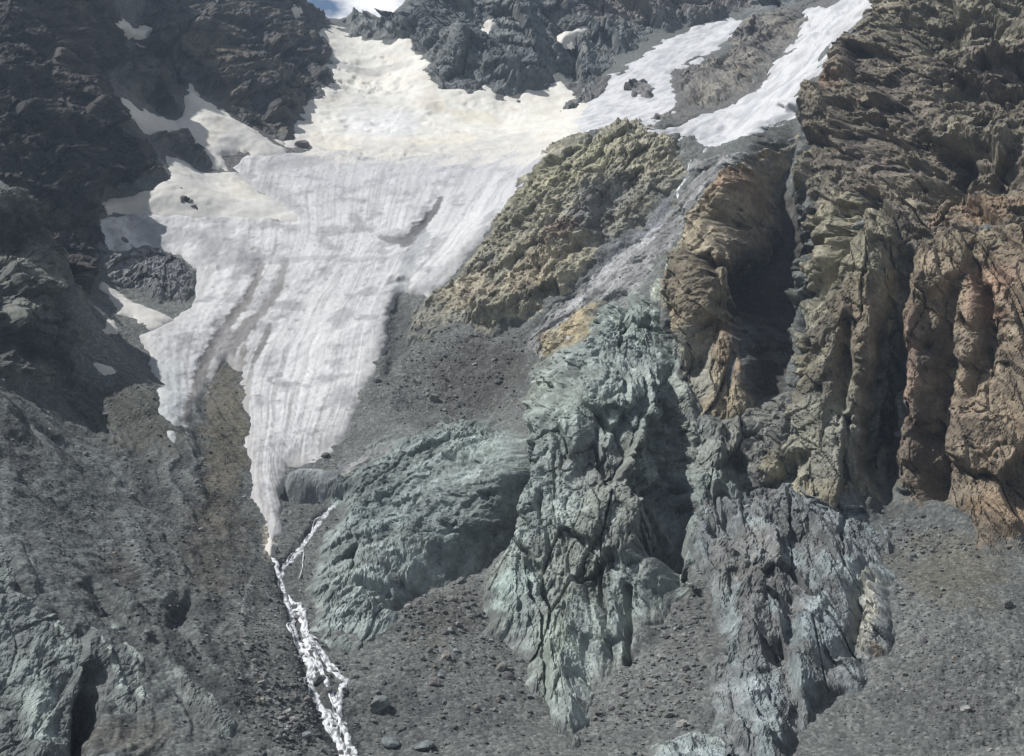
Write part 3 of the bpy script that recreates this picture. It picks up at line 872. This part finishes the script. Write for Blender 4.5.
tag(layer("snow_patch", "164 155, 182 160, 206 172, 236 172, 262 192, 290 206, 316 222, 280 228, 220 224, 150 220, 104 216, 96 206, 110 198, 150 190, 170 178",
          (930, 1140), M_snow, snow_shape, snow_col(.12, dirt=.4, blobs=[(130, 205, 30, 8, 0, .7, (.62, .52, .38))]), 5.5, 8, 2.5, 35),
    "broad cream snow patch lying along the glacier's upper left margin", "snow patch")
small = [
    ("262 530, 279 530, 279 542, 276 556, 270 566, 263 556", (480, 640), .25, "cream coloured scrap of snow where the stream leaves the glacier snout"),
    ("110 20, 122 19, 134 29, 152 29, 144 41, 130 40, 114 33", (1000, 1500), 0, "small white snow patch high in the notch between the two dark walls"),
    ("93 282, 104 283, 130 299, 160 313, 178 322, 152 328, 122 320, 116 333, 102 332, 103 318, 114 312", (720, 900), .3, "tan snow patch below the dark rubble mound"),
    ("86 362, 98 360, 112 366, 116 374, 104 377, 92 370", (650, 780), .3, "little cream snow patch at the foot of the grassy outcrop"),
    ("52 397, 58 388, 70 384, 70 390, 60 399", (560, 760), .3, "tiny cream snow strip at the top of the left scree"),
    ("448 30, 458 26, 468 32, 472 38, 454 39", (1500, 1800), 0, "single white snow spot on the left part of the headwall"),
    ("506 22, 516 20, 526 26, 522 32, 508 31", (1500, 1800), 0, "larger white snow spot on the middle of the headwall"),
    ("484 24, 494 20, 500 28, 490 31", (1500, 1800), 0, "middle small snow spot of the headwall, left of the larger one"),
    ("556 42, 566 32, 580 28, 598 24, 602 30, 580 38, 562 44", (1500, 1800), .1, "slanting snow streak on the right part of the headwall"),
    ("586 14, 594 4, 600 12, 600 24, 590 20", (1500, 1850), 0, "upright snow streak near the top of the headwall"),
    ("284 2, 296 4, 304 14, 296 16, 286 10", (1400, 2000), 0, "white snow streak near the top of the dark brown mountainside"),
]
for k_, (pl, dl, ti, lb) in enumerate(small):
    tag(layer("snow_patch", pl, dl, M_snow, snow_shape, snow_col(ti, dirt=.3), 7 if dl[0] > 990 else 3, 4, 4, 36 + k_, cover=False), lb, "snow patch")

# ------------------------------------------------------------------ the ground: one sheet of scree, open only deep under the layers
P = Pf.astype(f32)
vis_zone = (Df > 250) & (Df < 1500)
h = np.zeros(D.size, f32)
ixz = np.nonzero(vis_zone & (COVER < 8))[0]
Z = P[ixz]
uz, vz, dz_ = Uf[ixz], Vf[ixz], Df[ixz]
hz = fbm(Z / 26, 201, 4) * 1.7 + fbm(Z / 5, 205, 3) * .55
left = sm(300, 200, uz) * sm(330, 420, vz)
A = aniso(Z, -57, 7)
hz += left * (ridged(A / 10, 210, 5) * 1. + fbm(A / 3, 214, 3) * .5)
q1, q2 = uz * .55 + vz * -.84, uz * .84 + vz * .55          # across and along the bedding of the moraine
LS = 1.25 * fbm(np.stack([q1 * dz_ / F / 2.6, q2 * dz_ / F / 34, dz_ * 0], 1).astype(f32), 216, 4) + .25 * fbm(Z / 20, 217, 3)
hz += left * LS * 1.3
rill = sm(880, 930, uz) * sm(600, 660, vz)
A = np.stack([Z[:, 0] / Z[:, 1] * 420 + 1.5 * fbm(Z / 12, 221, 2), Z[:, 1] / 40, Z[:, 2] * 0], 1).astype(f32)
hz += rill * (ridged(A / 4.5, 220, 3) * .45 + fbm(Z / 3, 222, 3) * .4)
diag = sm(520, 560, uz) * sm(720, 690, uz) * sm(360, 320, vz)
A = aniso(Z, 48, 5)
hz += diag * ridged(A / 9, 230, 4) * 2.0
h[ixz] = hz
h -= 22 * sm(4, 22, COVER)
out = Pf + Nf * h[:, None]
col = np.tile(np.array(GREY, f32), (D.size, 1))
n1, n2 = fbm(Z / 45, 240, 5), fbm(Z / 10, 245, 4)
cz = np.tile(np.array(GREY, f32), (len(Z), 1))
cz = mix(cz, DGREY, sm(-.1, .5, n1) * .7)
cz = mix(cz, (0.108, 0.113, 0.11), sm(.1, .6, n2) * .6)
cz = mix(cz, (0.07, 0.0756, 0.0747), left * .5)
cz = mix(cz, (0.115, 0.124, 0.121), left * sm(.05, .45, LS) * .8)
cz = mix(cz, (0.049, 0.0518, 0.0518), left * sm(-.05, -.45, LS) * .75)  # bedding bands follow height, standing in for shading in the colour
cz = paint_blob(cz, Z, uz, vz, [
    (764, 270, 26, 150, 0, 1, (0.0525, 0.0468, 0.0407)), (884, 410, 14, 90, 0, 1, (0.0525, 0.0468, 0.0407)),  # dark brown chasm and gully floors, their shade put into colour
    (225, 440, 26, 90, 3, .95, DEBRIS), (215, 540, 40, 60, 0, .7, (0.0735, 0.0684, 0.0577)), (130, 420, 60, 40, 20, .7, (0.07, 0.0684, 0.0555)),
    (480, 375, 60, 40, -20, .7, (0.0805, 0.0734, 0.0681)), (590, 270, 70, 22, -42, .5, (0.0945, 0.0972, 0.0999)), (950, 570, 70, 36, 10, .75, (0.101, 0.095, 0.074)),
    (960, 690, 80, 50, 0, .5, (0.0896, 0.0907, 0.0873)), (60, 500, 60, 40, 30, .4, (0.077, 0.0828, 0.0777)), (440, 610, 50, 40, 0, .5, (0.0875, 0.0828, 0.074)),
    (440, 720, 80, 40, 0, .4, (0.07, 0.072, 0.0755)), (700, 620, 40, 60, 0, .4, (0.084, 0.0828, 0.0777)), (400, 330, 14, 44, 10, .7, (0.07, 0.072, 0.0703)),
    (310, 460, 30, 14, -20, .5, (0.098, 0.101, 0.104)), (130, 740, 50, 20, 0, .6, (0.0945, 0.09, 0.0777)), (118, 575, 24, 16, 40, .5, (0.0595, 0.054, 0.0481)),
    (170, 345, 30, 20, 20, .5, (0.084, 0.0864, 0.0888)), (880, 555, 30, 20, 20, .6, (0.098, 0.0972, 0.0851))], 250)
cz = paint_line(cz, Z, uz, vz, [
    ("688 178 3 .6, 660 215 6 .6, 640 235 7 .7, 610 262 6 .6, 585 290 4 .6, 550 330 3 .5", (0.182, 0.187, 0.2)),
    ("650 225 3 .6, 628 258 3 .7, 606 285 3 .6", (0.21, 0.216, 0.229)),
    ("345 488 5 .6, 330 478 6 .7, 380 455 5 .5, 420 440 3 .4", (0.14, 0.144, 0.148)),
    ("268 530 5 .9, 270 545 6 1, 267 560 4 .9", (0.294, 0.274, 0.222)),
    ("0 512 3 .7, 14 545 4 .9, 30 580 3 .6", (0.154, 0.166, 0.159)),
    ("75 575 2.5 .6, 110 600 3 .8, 130 612 2 .5", (0.126, 0.137, 0.13)),
    ("165 665 3 .7, 178 692 3.5 .8, 200 712 4 .7, 230 735 3 .5", (0.154, 0.173, 0.163)),
    ("251 578 1.6 .7, 243 605 1.6 .8, 241 637 2.0 .7, 253 665 2 .8, 271 696 2.4 .7, 285 721 3 .6", (.21, .21, .205)),
    ("269 556 5 .7, 276 568 8 .8, 288 598 10 .8, 300 640 14 .8, 320 690 18 .8, 338 728 18 .8, 352 770 18 .8", (.058, .060, .060)),
    ("348 489 5 .6, 320 517 6 .7, 303 545 6 .7, 282 567 6 .6", (.06, .062, .062)),
    ("128 42 4 .8, 132 62 5 .8, 124 86 5 .6", (0.182, 0.18, 0.178)),
], 251)
far = sm(900, 1100, dz_)
cz = mix(cz, (.11, .105, .10), far * .8)
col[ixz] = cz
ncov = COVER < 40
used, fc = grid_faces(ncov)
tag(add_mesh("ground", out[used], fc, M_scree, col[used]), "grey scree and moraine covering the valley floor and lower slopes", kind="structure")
OUT = out.reshape(NR, NC, 3)
COV2 = COVER.reshape(NR, NC)


def at(u, v):
    """Ground point seen at a place of the photograph."""
    j = int(np.argmin(np.abs(us - u)))
    c = V[:, j]
    i = int(np.argmax((c <= v) & (D[:, j] > 280)))
    return i, j


# ------------------------------------------------------------------ running water
def ribbon(name, lines, label, cat=None, kind=None, seed=0, white=(.60, .61, .62)):
    vs, fs, cs = [], [], []
    for s, wd in lines:
        p = np.array(pts_of(s, 2))
        t = np.concatenate([[0], np.cumsum(np.hypot(*np.diff(p, axis=0).T))])
        n = max(int(t[-1] / 1.6), 4)
        tt = np.linspace(0, t[-1], n)
        uu = np.interp(tt, t, p[:, 0]) + perlin(np.stack([tt / 9, tt * 0 + seed, tt * 0], 1).astype(f32), 301) * 2.6 + perlin(np.stack([tt / 3.5, tt * 0 + seed, tt * 0], 1).astype(f32), 302) * 1.3
        vvv = np.interp(tt, t, p[:, 1])
        ctr = np.array([OUT[at(a, b)] for a, b in zip(uu, vvv)])
        kk = np.ones(5) / 5
        for c in range(3):
            ctr[:, c] = np.convolve(np.pad(ctr[:, c], 2, mode='edge'), kk, 'valid')
        tan = np.gradient(ctr, axis=0)
        side = np.cross(tan, (0, 0, 1))
        side /= np.linalg.norm(side, axis=1)[:, None] + 1e-9
        ends = np.clip(np.minimum(tt, t[-1] - tt) / 6, .25, 1)
        wl = wd * ends * (1 + .9 * perlin(np.stack([tt / 4, tt * 0 + 5 + seed, tt * 0], 1).astype(f32), 303))
        wr = wd * ends * (1 + .9 * perlin(np.stack([tt / 4, tt * 0 + 9 + seed, tt * 0], 1).astype(f32), 304))
        M = 7
        base = sum(len(a) for a in vs)
        rows = []
        for k_ in range(M):
            f = -1 + 2 * k_ / (M - 1)
            off = np.where(f < 0, wl, wr) * f
            pt = ctr + side * off[:, None]
            lift = .25 * (1 - f * f) + .22 - .7 * (abs(f) > .99)
            pt[:, 2] += lift + .35 * perlin((pt / 1.3).astype(f32), 305)
            rows.append(pt)
        g = np.stack(rows, 1)
        vs.append(g.reshape(-1, 3))
        nz = fbm((g.reshape(-1, 3) / np.array([1.5, 3., 1.5])).astype(f32), 306, 4)
        cc = np.tile(np.array(white, f32), (n * M, 1))
        cc = mix(cc, (.11, .12, .125), sm(-.02, .22, nz) * .92)
        cs.append(cc)
        a = (np.arange(n - 1)[:, None] * M + np.arange(M - 1)[None]).ravel() + base
        fs.append(np.stack([a, a + 1, a + M + 1, a + M], 1))
    o = add_mesh(name, np.vstack(vs), np.vstack(fs), M_water, np.vstack(cs))
    return tag(o, label, cat, kind=kind)


def strands(line, n, spread, wd, seed):
    """Many thin threads of white water weaving along one course, leaving and joining it."""
    p = np.array(pts_of(line, 2))
    t = np.concatenate([[0], np.cumsum(np.hypot(*np.diff(p, axis=0).T))])
    r_ = np.random.default_rng(seed)
    res = []
    for k_ in range(n):
        a, b = (0, t[-1]) if k_ < 1 else sorted(r_.uniform(0, t[-1], 2))
        if b - a < 14:
            b = min(a + 26, t[-1])
        tt = np.arange(a, b, 4.)
        if len(tt) < 3:
            continue
        ph = r_.uniform(0, 50)
        off = spread * 2.2 * perlin(np.stack([tt / 17, tt * 0 + ph, tt * 0], 1).astype(f32), 320) * (0.35 if k_ < 1 else 1)
        off += spread * .5 * perlin(np.stack([tt / 6, tt * 0 + ph, tt * 0], 1).astype(f32), 321)
        u_ = np.interp(tt, t, p[:, 0]) + off
        v_ = np.interp(tt, t, p[:, 1]) + .3 * off
        res.append((" ".join("%.2f %.2f" % c_ for c_ in zip(u_, v_)), wd * (2.5 if k_ < 1 else r_.uniform(.35, 1.0))))
    return res


ribbon("stream",
       strands("269 560, 276 568, 285 577, 288 598, 293 615, 292 631, 306 647, 313 665, 316 689, 330 709, 338 728, 346 749, 354 770", 13, 5.0, .72, 1)
       + strands("291 606, 304 612, 306 633, 322 654, 339 672, 346 679, 341 696, 333 709", 7, 3.4, .62, 2)
       + strands("288 590, 300 606, 309 640, 318 660, 336 700, 352 745, 356 765", 7, 6, .4, 3)
       + [("292 631, 300 640, 309 648, 322 656", .7), ("313 668, 325 664, 334 668", .5)],
       "white foaming braided stream running down the scree from the glacier snout", kind="structure", seed=1)
ribbon("stream", strands("348 489, 333 503, 320 517, 311 532, 303 545, 292 556, 281 570, 283 578", 10, 2.6, .8, 4) + [("303 548, 304 562, 299 580", .3)],
       "thin white side stream curving from the flat rock hump down to the main stream", kind="structure", seed=2)
ribbon("waterfall", [("693 163, 689 173, 685 185, 681 193, 674 202", 1.5)], "thin white waterfall below the end of the hanging glacier", "waterfall", seed=3)

WETd = np.zeros(D.size, bool)
for s_, w_ in (("269 560, 276 568, 285 577, 288 598, 293 615, 292 631, 306 647, 313 665, 316 689, 330 709, 338 728, 346 749, 354 770", 5),
               ("291 606, 304 612, 306 633, 322 654, 339 672, 346 679, 341 696, 333 709", 4), ("348 489, 333 503, 320 517, 311 532, 303 545, 292 555, 281 567", 3)):
    p_ = [(a_, b_, w_, 1) for a_, b_ in pts_of(s_, 2)]
    ix_ = bbox_sel(p_, 8, (300, 720))
    WETd[ix_[seg_dist(Uf[ix_], Vf[ix_], p_)[0] < w_]] = True
WET = WETd.reshape(NR, NC)

# ------------------------------------------------------------------ boulders
import bmesh
VAR = []
for k_ in range(9):
    bm = bmesh.new()
    bmesh.ops.create_icosphere(bm, subdivisions=3, radius=1)
    co = np.array([v.co[:] for v in bm.verts], f32)
    r_ = np.random.default_rng(50 + k_)
    rad = np.full(len(co), 1.0)
    for _ in range(13):                                   # flat broken faces
        nn = r_.normal(size=3)
        nn /= np.linalg.norm(nn)
        dd = r_.uniform(.55, .85)
        rad = np.minimum(rad, dd / np.maximum(co @ nn, 1e-3))
    nv = co * rad[:, None] * (1 + .07 * fbm(co * 2.5, 400 + k_, 3))[:, None]
    nv *= np.array([1, r_.uniform(.7, 1), r_.uniform(.6, .85)])
    fc = np.array([[v.index for v in f.verts] for f in bm.faces])
    bm.free()
    tone = np.array([(.17, .17, .16), (.15, .165, .155), (.20, .19, .17), (.125, .12, .115), (.18, .16, .13), (.24, .235, .22), (.11, .11, .11), (.16, .18, .18), (.2, .2, .19)][k_], f32)
    cc = tone * (1 + .3 * fbm(co * 1.5, 420 + k_, 3))[:, None]
    me_o = add_mesh("boulder", nv, fc, M_rock, cc, smooth=False)
    VAR.append(me_o.data)
    bpy.data.objects.remove(me_o)
taken = []


def boulder(u, v, size, label, group=None, var=None, flat=1.):
    i, j = at(u, v)
    p = OUT[i, j]
    o = bpy.data.objects.new("boulder", VAR[rng.integers(len(VAR)) if var is None else var])
    C.objects.link(o)
    o.location = (p[0], p[1], p[2] + size * .22)
    o.scale = (size, size * .9, size * .85 * flat)
    o.rotation_euler = (rng.uniform(-.4, .4), rng.uniform(-.4, .4), rng.uniform(0, 6.28))
    return tag(o, label, "boulder", group)


ONES = [
    (434, 400, 5.2, 2, "pale boulder alone on the brown scree between glacier tongue and green buttress"),
    (428, 356 + 40, 2.6, 0, "small boulder just left of the pale boulder on the brown scree"),
    (501, 670, 3.2, 3, "pale boulder on the dark scree left of the buttress foot, above its dark neighbour"),
    (508, 679, 3.0, 6, "dark boulder on the scree left of the buttress foot, just below a pale one"),
    (379, 708, 4.6, 1, "large grey-green boulder on the scree right of the lower stream"),
    (425, 746, 4.0, 7, "pale green boulder at the bottom edge, right of the stream"),
    (390, 742, 3.4, 7, "dark green boulder low on the scree beside the stream, at the bottom edge"),
    (453, 578, 3.6, 1, "green-grey boulder on the scree below the blue-green dome"),
    (435, 686, 3.2, 3, "grey boulder in the middle of the dark scree below the dome"),
    (662, 658, 3.0, 8, "light boulder on the scree right of the buttress foot"),
    (682, 725, 2.6, 5, "whitish boulder above the pale blue slab at the bottom edge"),
    (1008, 606, 3.0, 0, "grey boulder on the tan moraine below the rust-stained pillars"),
    (966, 712, 2.3, 5, "light boulder on the furrowed grey moraine in the bottom right"),
    (947, 710, 2.2, 3, "darker boulder just left of the light one on the furrowed moraine"),
    (994, 541, 4.6, 4, "rusty boulder at the foot of the rust-stained pillars"),
    (1012, 548, 3.6, 4, "smaller rusty boulder at the right edge, below the rust-stained pillars"),
    (376, 382, 3.6, 6, "dark boulder at the right edge of the glacier tongue"),
    (325, 457, 3.2, 6, "dark boulder on the scree just above the flat rock hump"),
    (462, 420, 3.0, 0, "grey boulder above the top of the blue-green dome"),
    (447, 133, 3.6, 6, "dark boulder on the snowfield's lower edge, left of a twin"),
    (523, 139, 6.0, 6, "dark boulder where the snowfield meets the glacier, nearer the ochre bluff"),
    (303, 148, 10, 3, "dark block at the tip of the upper cream snow patch"),
    (148, 640, 2.2, 6, "dark boulder on the left scree near the overhanging ledge"),
    (320, 676, 3.2, 6, "dark boulder standing between the two arms of the stream"),
    (328, 690, 2.2, 6, "small dark boulder between the stream arms, below the larger one"),
    (124, 243, 5, 6, "dark boulder on the ice at the glacier's left edge, above the rubble mound"),
]
for (u, v, s, va, lb) in ONES:
    boulder(u, v, s, lb, None, va)
LN = np.array(pts_of("251 578, 243 605, 241 637, 253 665, 271 696, 285 721, 299 745", 2))
LT = np.concatenate([[0], np.cumsum(np.hypot(*np.diff(LN, axis=0).T))])
for k_ in range(44):
    t_ = LT[-1] * rng.random() ** .7
    f_ = t_ / LT[-1]
    boulder(np.interp(t_, LT, LN[:, 0]) + rng.normal() * (1.2 + 5 * f_ * f_), np.interp(t_, LT, LN[:, 1]), .5 + rng.random() * (.5 + 1.1 * f_),
            "pale stone in the line of washed stones left of the braided stream", "washed stones left of the stream", int(rng.choice([0, 2, 5, 8])))
for s_, n_ in (("276 568, 288 598, 292 631, 306 647, 313 665, 316 689, 330 709, 338 728, 346 749", 16), ("306 633, 322 654, 339 672, 346 679, 341 696", 8)):
    p_ = np.array(pts_of(s_, 2))
    t_ = np.concatenate([[0], np.cumsum(np.hypot(*np.diff(p_, axis=0).T))])
    for k_ in range(n_):
        q_ = t_[-1] * rng.random()
        boulder(np.interp(q_, t_, p_[:, 0]) + rng.normal() * 3.5, np.interp(q_, t_, p_[:, 1]), .6 + .9 * rng.random(),
                "grey stone lying along the banks of the braided stream", "stones along the stream", int(rng.choice([3, 6, 1])))
ZONES = [  # centre, spread, count, size range, label, group
    (450, 640, 60, 60, 50, (.7, 2.6), "small grey stone scattered on the dark scree below the blue-green dome", "stones on the scree below the dome"),
    (300, 690, 26, 60, 20, (.7, 2.3), "grey stone lying along the banks of the braided stream", "stones along the stream"),
    (690, 680, 40, 60, 36, (.7, 2.5), "small stone on the scree between buttress foot and blue-grey outcrop", "stones right of the buttress"),
    (960, 680, 70, 60, 30, (.4, 1.2), "small stone on the furrowed grey moraine in the bottom right", "stones on the moraine"),
    (140, 520, 90, 70, 42, (.7, 2.3), "small stone on the dark left scree slope", "stones on the left scree"),
    (460, 385, 50, 24, 22, (.8, 2.6), "small stone on the brown scree beside the glacier tongue", "stones on the brown scree"),
]
for (cu_, cv_, su, sv, n, sr, lb, gp) in ZONES:
    k_ = 0
    for _ in range(n * 8):
        if k_ >= n:
            break
        u, v = cu_ + rng.normal() * su * .7, cv_ + rng.normal() * sv * .7
        if not (4 < u < 1020 and 300 < v < 752):
            continue
        i, j = at(u, v)
        if COV2[i, j] > -2:
            continue
        s = sr[0] + (sr[1] - sr[0]) * rng.random() ** 2.2
        boulder(u, v, s, lb, gp)
        k_ += 1

# loose stones too many to count, lying on the scree
def gravel(name, label, n, zones, seed):
    r_ = np.random.default_rng(seed)
    bm_ = bmesh.new()
    bmesh.ops.create_icosphere(bm_, subdivisions=1, radius=1)
    bv = np.array([v.co[:] for v in bm_.verts])
    bf = np.array([[v.index for v in f.verts] for f in bm_.faces])
    bm_.free()
    vs, fs, cs = [], [], []
    for (zu, zv, su, sv, cnt, s0, s1) in zones:
        got = 0
        while got < cnt * .55:
            u, v = zu + su * r_.normal(), zv + sv * r_.normal()
            got += 1
            if not (-30 < u < 1054 and 290 < v < 775):
                continue
            i, j = at(u, v)
            if COV2[i, j] > -.5 or WET[i, j]:
                continue
            sz = .8 * (s0 + (s1 - s0) * r_.random() ** 4)
            co_ = bv * (1 + .35 * r_.uniform(-1, 1, (len(bv), 1))) * sz * np.array([1, r_.uniform(.6, 1), r_.uniform(.5, .9)])
            a_ = r_.uniform(0, 6.28)
            rot = np.array([[math.cos(a_), -math.sin(a_), 0], [math.sin(a_), math.cos(a_), 0], [0, 0, 1]])
            co_ = co_ @ rot.T + OUT[i, j] + np.array([0, 0, sz * .2])
            fs.append(bf + len(bv) * len(vs))
            vs.append(co_)
            t_ = r_.choice([.07, .095, .12, .16, .22], p=[.15, .35, .28, .15, .07])
            cs.append(np.tile(t_ * np.array([1, 1.02, .98]) * r_.uniform(.95, 1.05, 3), (len(bv), 1)))
    return tag(add_mesh(name, np.vstack(vs), np.vstack(fs), M_rock, np.vstack(cs), smooth=False), label, kind="stuff")


gravel("gravel", "loose grey stones strewn thickly over the scree slopes", 0, [
    (450, 650, 75, 70, 2600, .35, 1.3), (300, 690, 30, 60, 1500, .35, 1.5), (250, 650, 14, 60, 700, .35, 1.3), (690, 690, 50, 60, 1700, .35, 1.2),
    (960, 690, 70, 60, 1500, .3, .9), (130, 530, 110, 70, 3000, .4, 1.3), (220, 620, 60, 60, 1000, .4, 1.2), (460, 390, 50, 26, 1200, .4, 1.4),
    (320, 465, 20, 14, 300, .5, 1.5), (220, 470, 22, 50, 500, .4, 1.2), (960, 650, 75, 75, 5200, .25, .75), (600, 700, 34, 34, 700, .5, 1.9), (500, 620, 20, 30, 500, .5, 1.9),
    (890, 560, 26, 40, 700, .5, 1.8), (690, 610, 22, 50, 700, .5, 1.9), (410, 610, 40, 18, 600, .5, 1.8), (960, 540, 50, 12, 600, .5, 1.9), (480, 345, 50, 10, 400, .5, 1.8), (290, 730, 14, 20, 300, .6, 1.8), (120, 400, 40, 30, 500, .5, 1.6)], 77)

# ------------------------------------------------------------------ valley air
hm = bpy.data.materials.new("valley_air")
hm.use_nodes = True
hn = hm.node_tree
for n_ in list(hn.nodes):
    if n_.type != 'OUTPUT_MATERIAL':
        hn.nodes.remove(n_)
pv = hn.nodes.new('ShaderNodeVolumePrincipled')
pv.inputs['Color'].default_value = (.62, .78, 1, 1)
pv.inputs['Density'].default_value = .00006
pv.inputs['Anisotropy'].default_value = .2
hn.links.new(pv.outputs[0], [n_ for n_ in hn.nodes if n_.type == 'OUTPUT_MATERIAL'][0].inputs['Volume'])
lo, hi = OUT.reshape(-1, 3).min(0), OUT.reshape(-1, 3).max(0)
x0, x1, y0, y1, z0, z1 = lo[0] - 20, hi[0] + 20, -60., hi[1] + 20, lo[2] - 6, hi[2] + 40
hv = np.array([(x, y, z) for x in (x0, x1) for y in (y0, y1) for z in (z0, z1)])
hf = np.array([(0, 1, 3, 2), (4, 6, 7, 5), (0, 4, 5, 1), (2, 3, 7, 6), (0, 2, 6, 4), (1, 5, 7, 3)])
tag(add_mesh("haze", hv, hf, hm, smooth=False), "thin bluish air filling the valley", kind="stuff")

# ------------------------------------------------------------------ camera, sun, sky
cam = bpy.data.cameras.new("camera")
cam.sensor_width = 36
cam.lens = 36 * F / 1024
cam.clip_start, cam.clip_end = 1, 9000
co = bpy.data.objects.new("camera", cam)
co.rotation_euler = (math.radians(90), 0, 0)
C.objects.link(co)
bpy.context.scene.camera = co

SUN_EL, SUN_AZ = 54.0, -84.0                        # azimuth from the view direction, negative = left
e, a = math.radians(SUN_EL), math.radians(SUN_AZ)
sd = np.array((math.sin(a) * math.cos(e), math.cos(a) * math.cos(e), math.sin(e)))
sun = bpy.data.lights.new("sun", 'SUN')
sun.energy, sun.angle, sun.color = 4.8, math.radians(.5), (1, .985, .96)
so = bpy.data.objects.new("sun", sun)
from mathutils import Vector
so.rotation_euler = Vector(tuple(sd)).to_track_quat('Z', 'Y').to_euler()
C.objects.link(so)

w = bpy.data.worlds.new("World")
bpy.context.scene.world = w
w.use_nodes = True
nt = w.node_tree
bg = nt.nodes["Background"]
sky = nt.nodes.new('ShaderNodeTexSky')
sky.sky_type = 'NISHITA'
sky.sun_disc = False
sky.sun_elevation = e
sky.sun_rotation = a
sky.altitude = 2400
tc = nt.nodes.new('ShaderNodeTexCoord')
cn = nd(nt, 'ShaderNodeTexNoise', Scale=9., Detail=7., Roughness=.55)
mp = nd(nt, 'ShaderNodeMapping')
mp.inputs['Location'].default_value = (.35, 0, 0)
mp.inputs['Scale'].default_value = (1, 1, 2.2)
nt.links.new(tc.outputs['Generated'], mp.inputs['Vector'])
nt.links.new(mp.outputs[0], cn.inputs['Vector'])
mr = nd(nt, 'ShaderNodeMapRange')
mr.inputs[1].default_value, mr.inputs[2].default_value = .5, .62
nt.links.new(cn.outputs['Fac'], mr.inputs[0])
mx = nd(nt, 'ShaderNodeMix', data_type='RGBA')
mx.inputs[7].default_value = (16, 16, 16.3, 1)
nt.links.new(mr.outputs[0], mx.inputs[0])
nt.links.new(sky.outputs[0], mx.inputs[6])
nt.links.new(mx.outputs[2], bg.inputs['Color'])
bg.inputs['Strength'].default_value = .055

sc = bpy.context.scene
sc.view_settings.view_transform = 'Standard'
sc.view_settings.look = 'None'
sc.view_settings.exposure = 0.33
sc.view_settings.gamma = 1
sc.render.engine = 'CYCLES'
sc.cycles.use_denoising = True
sc.cycles.max_bounces = 4
sc.cycles.diffuse_bounces = 2
sc.render.filter_size = 1.8
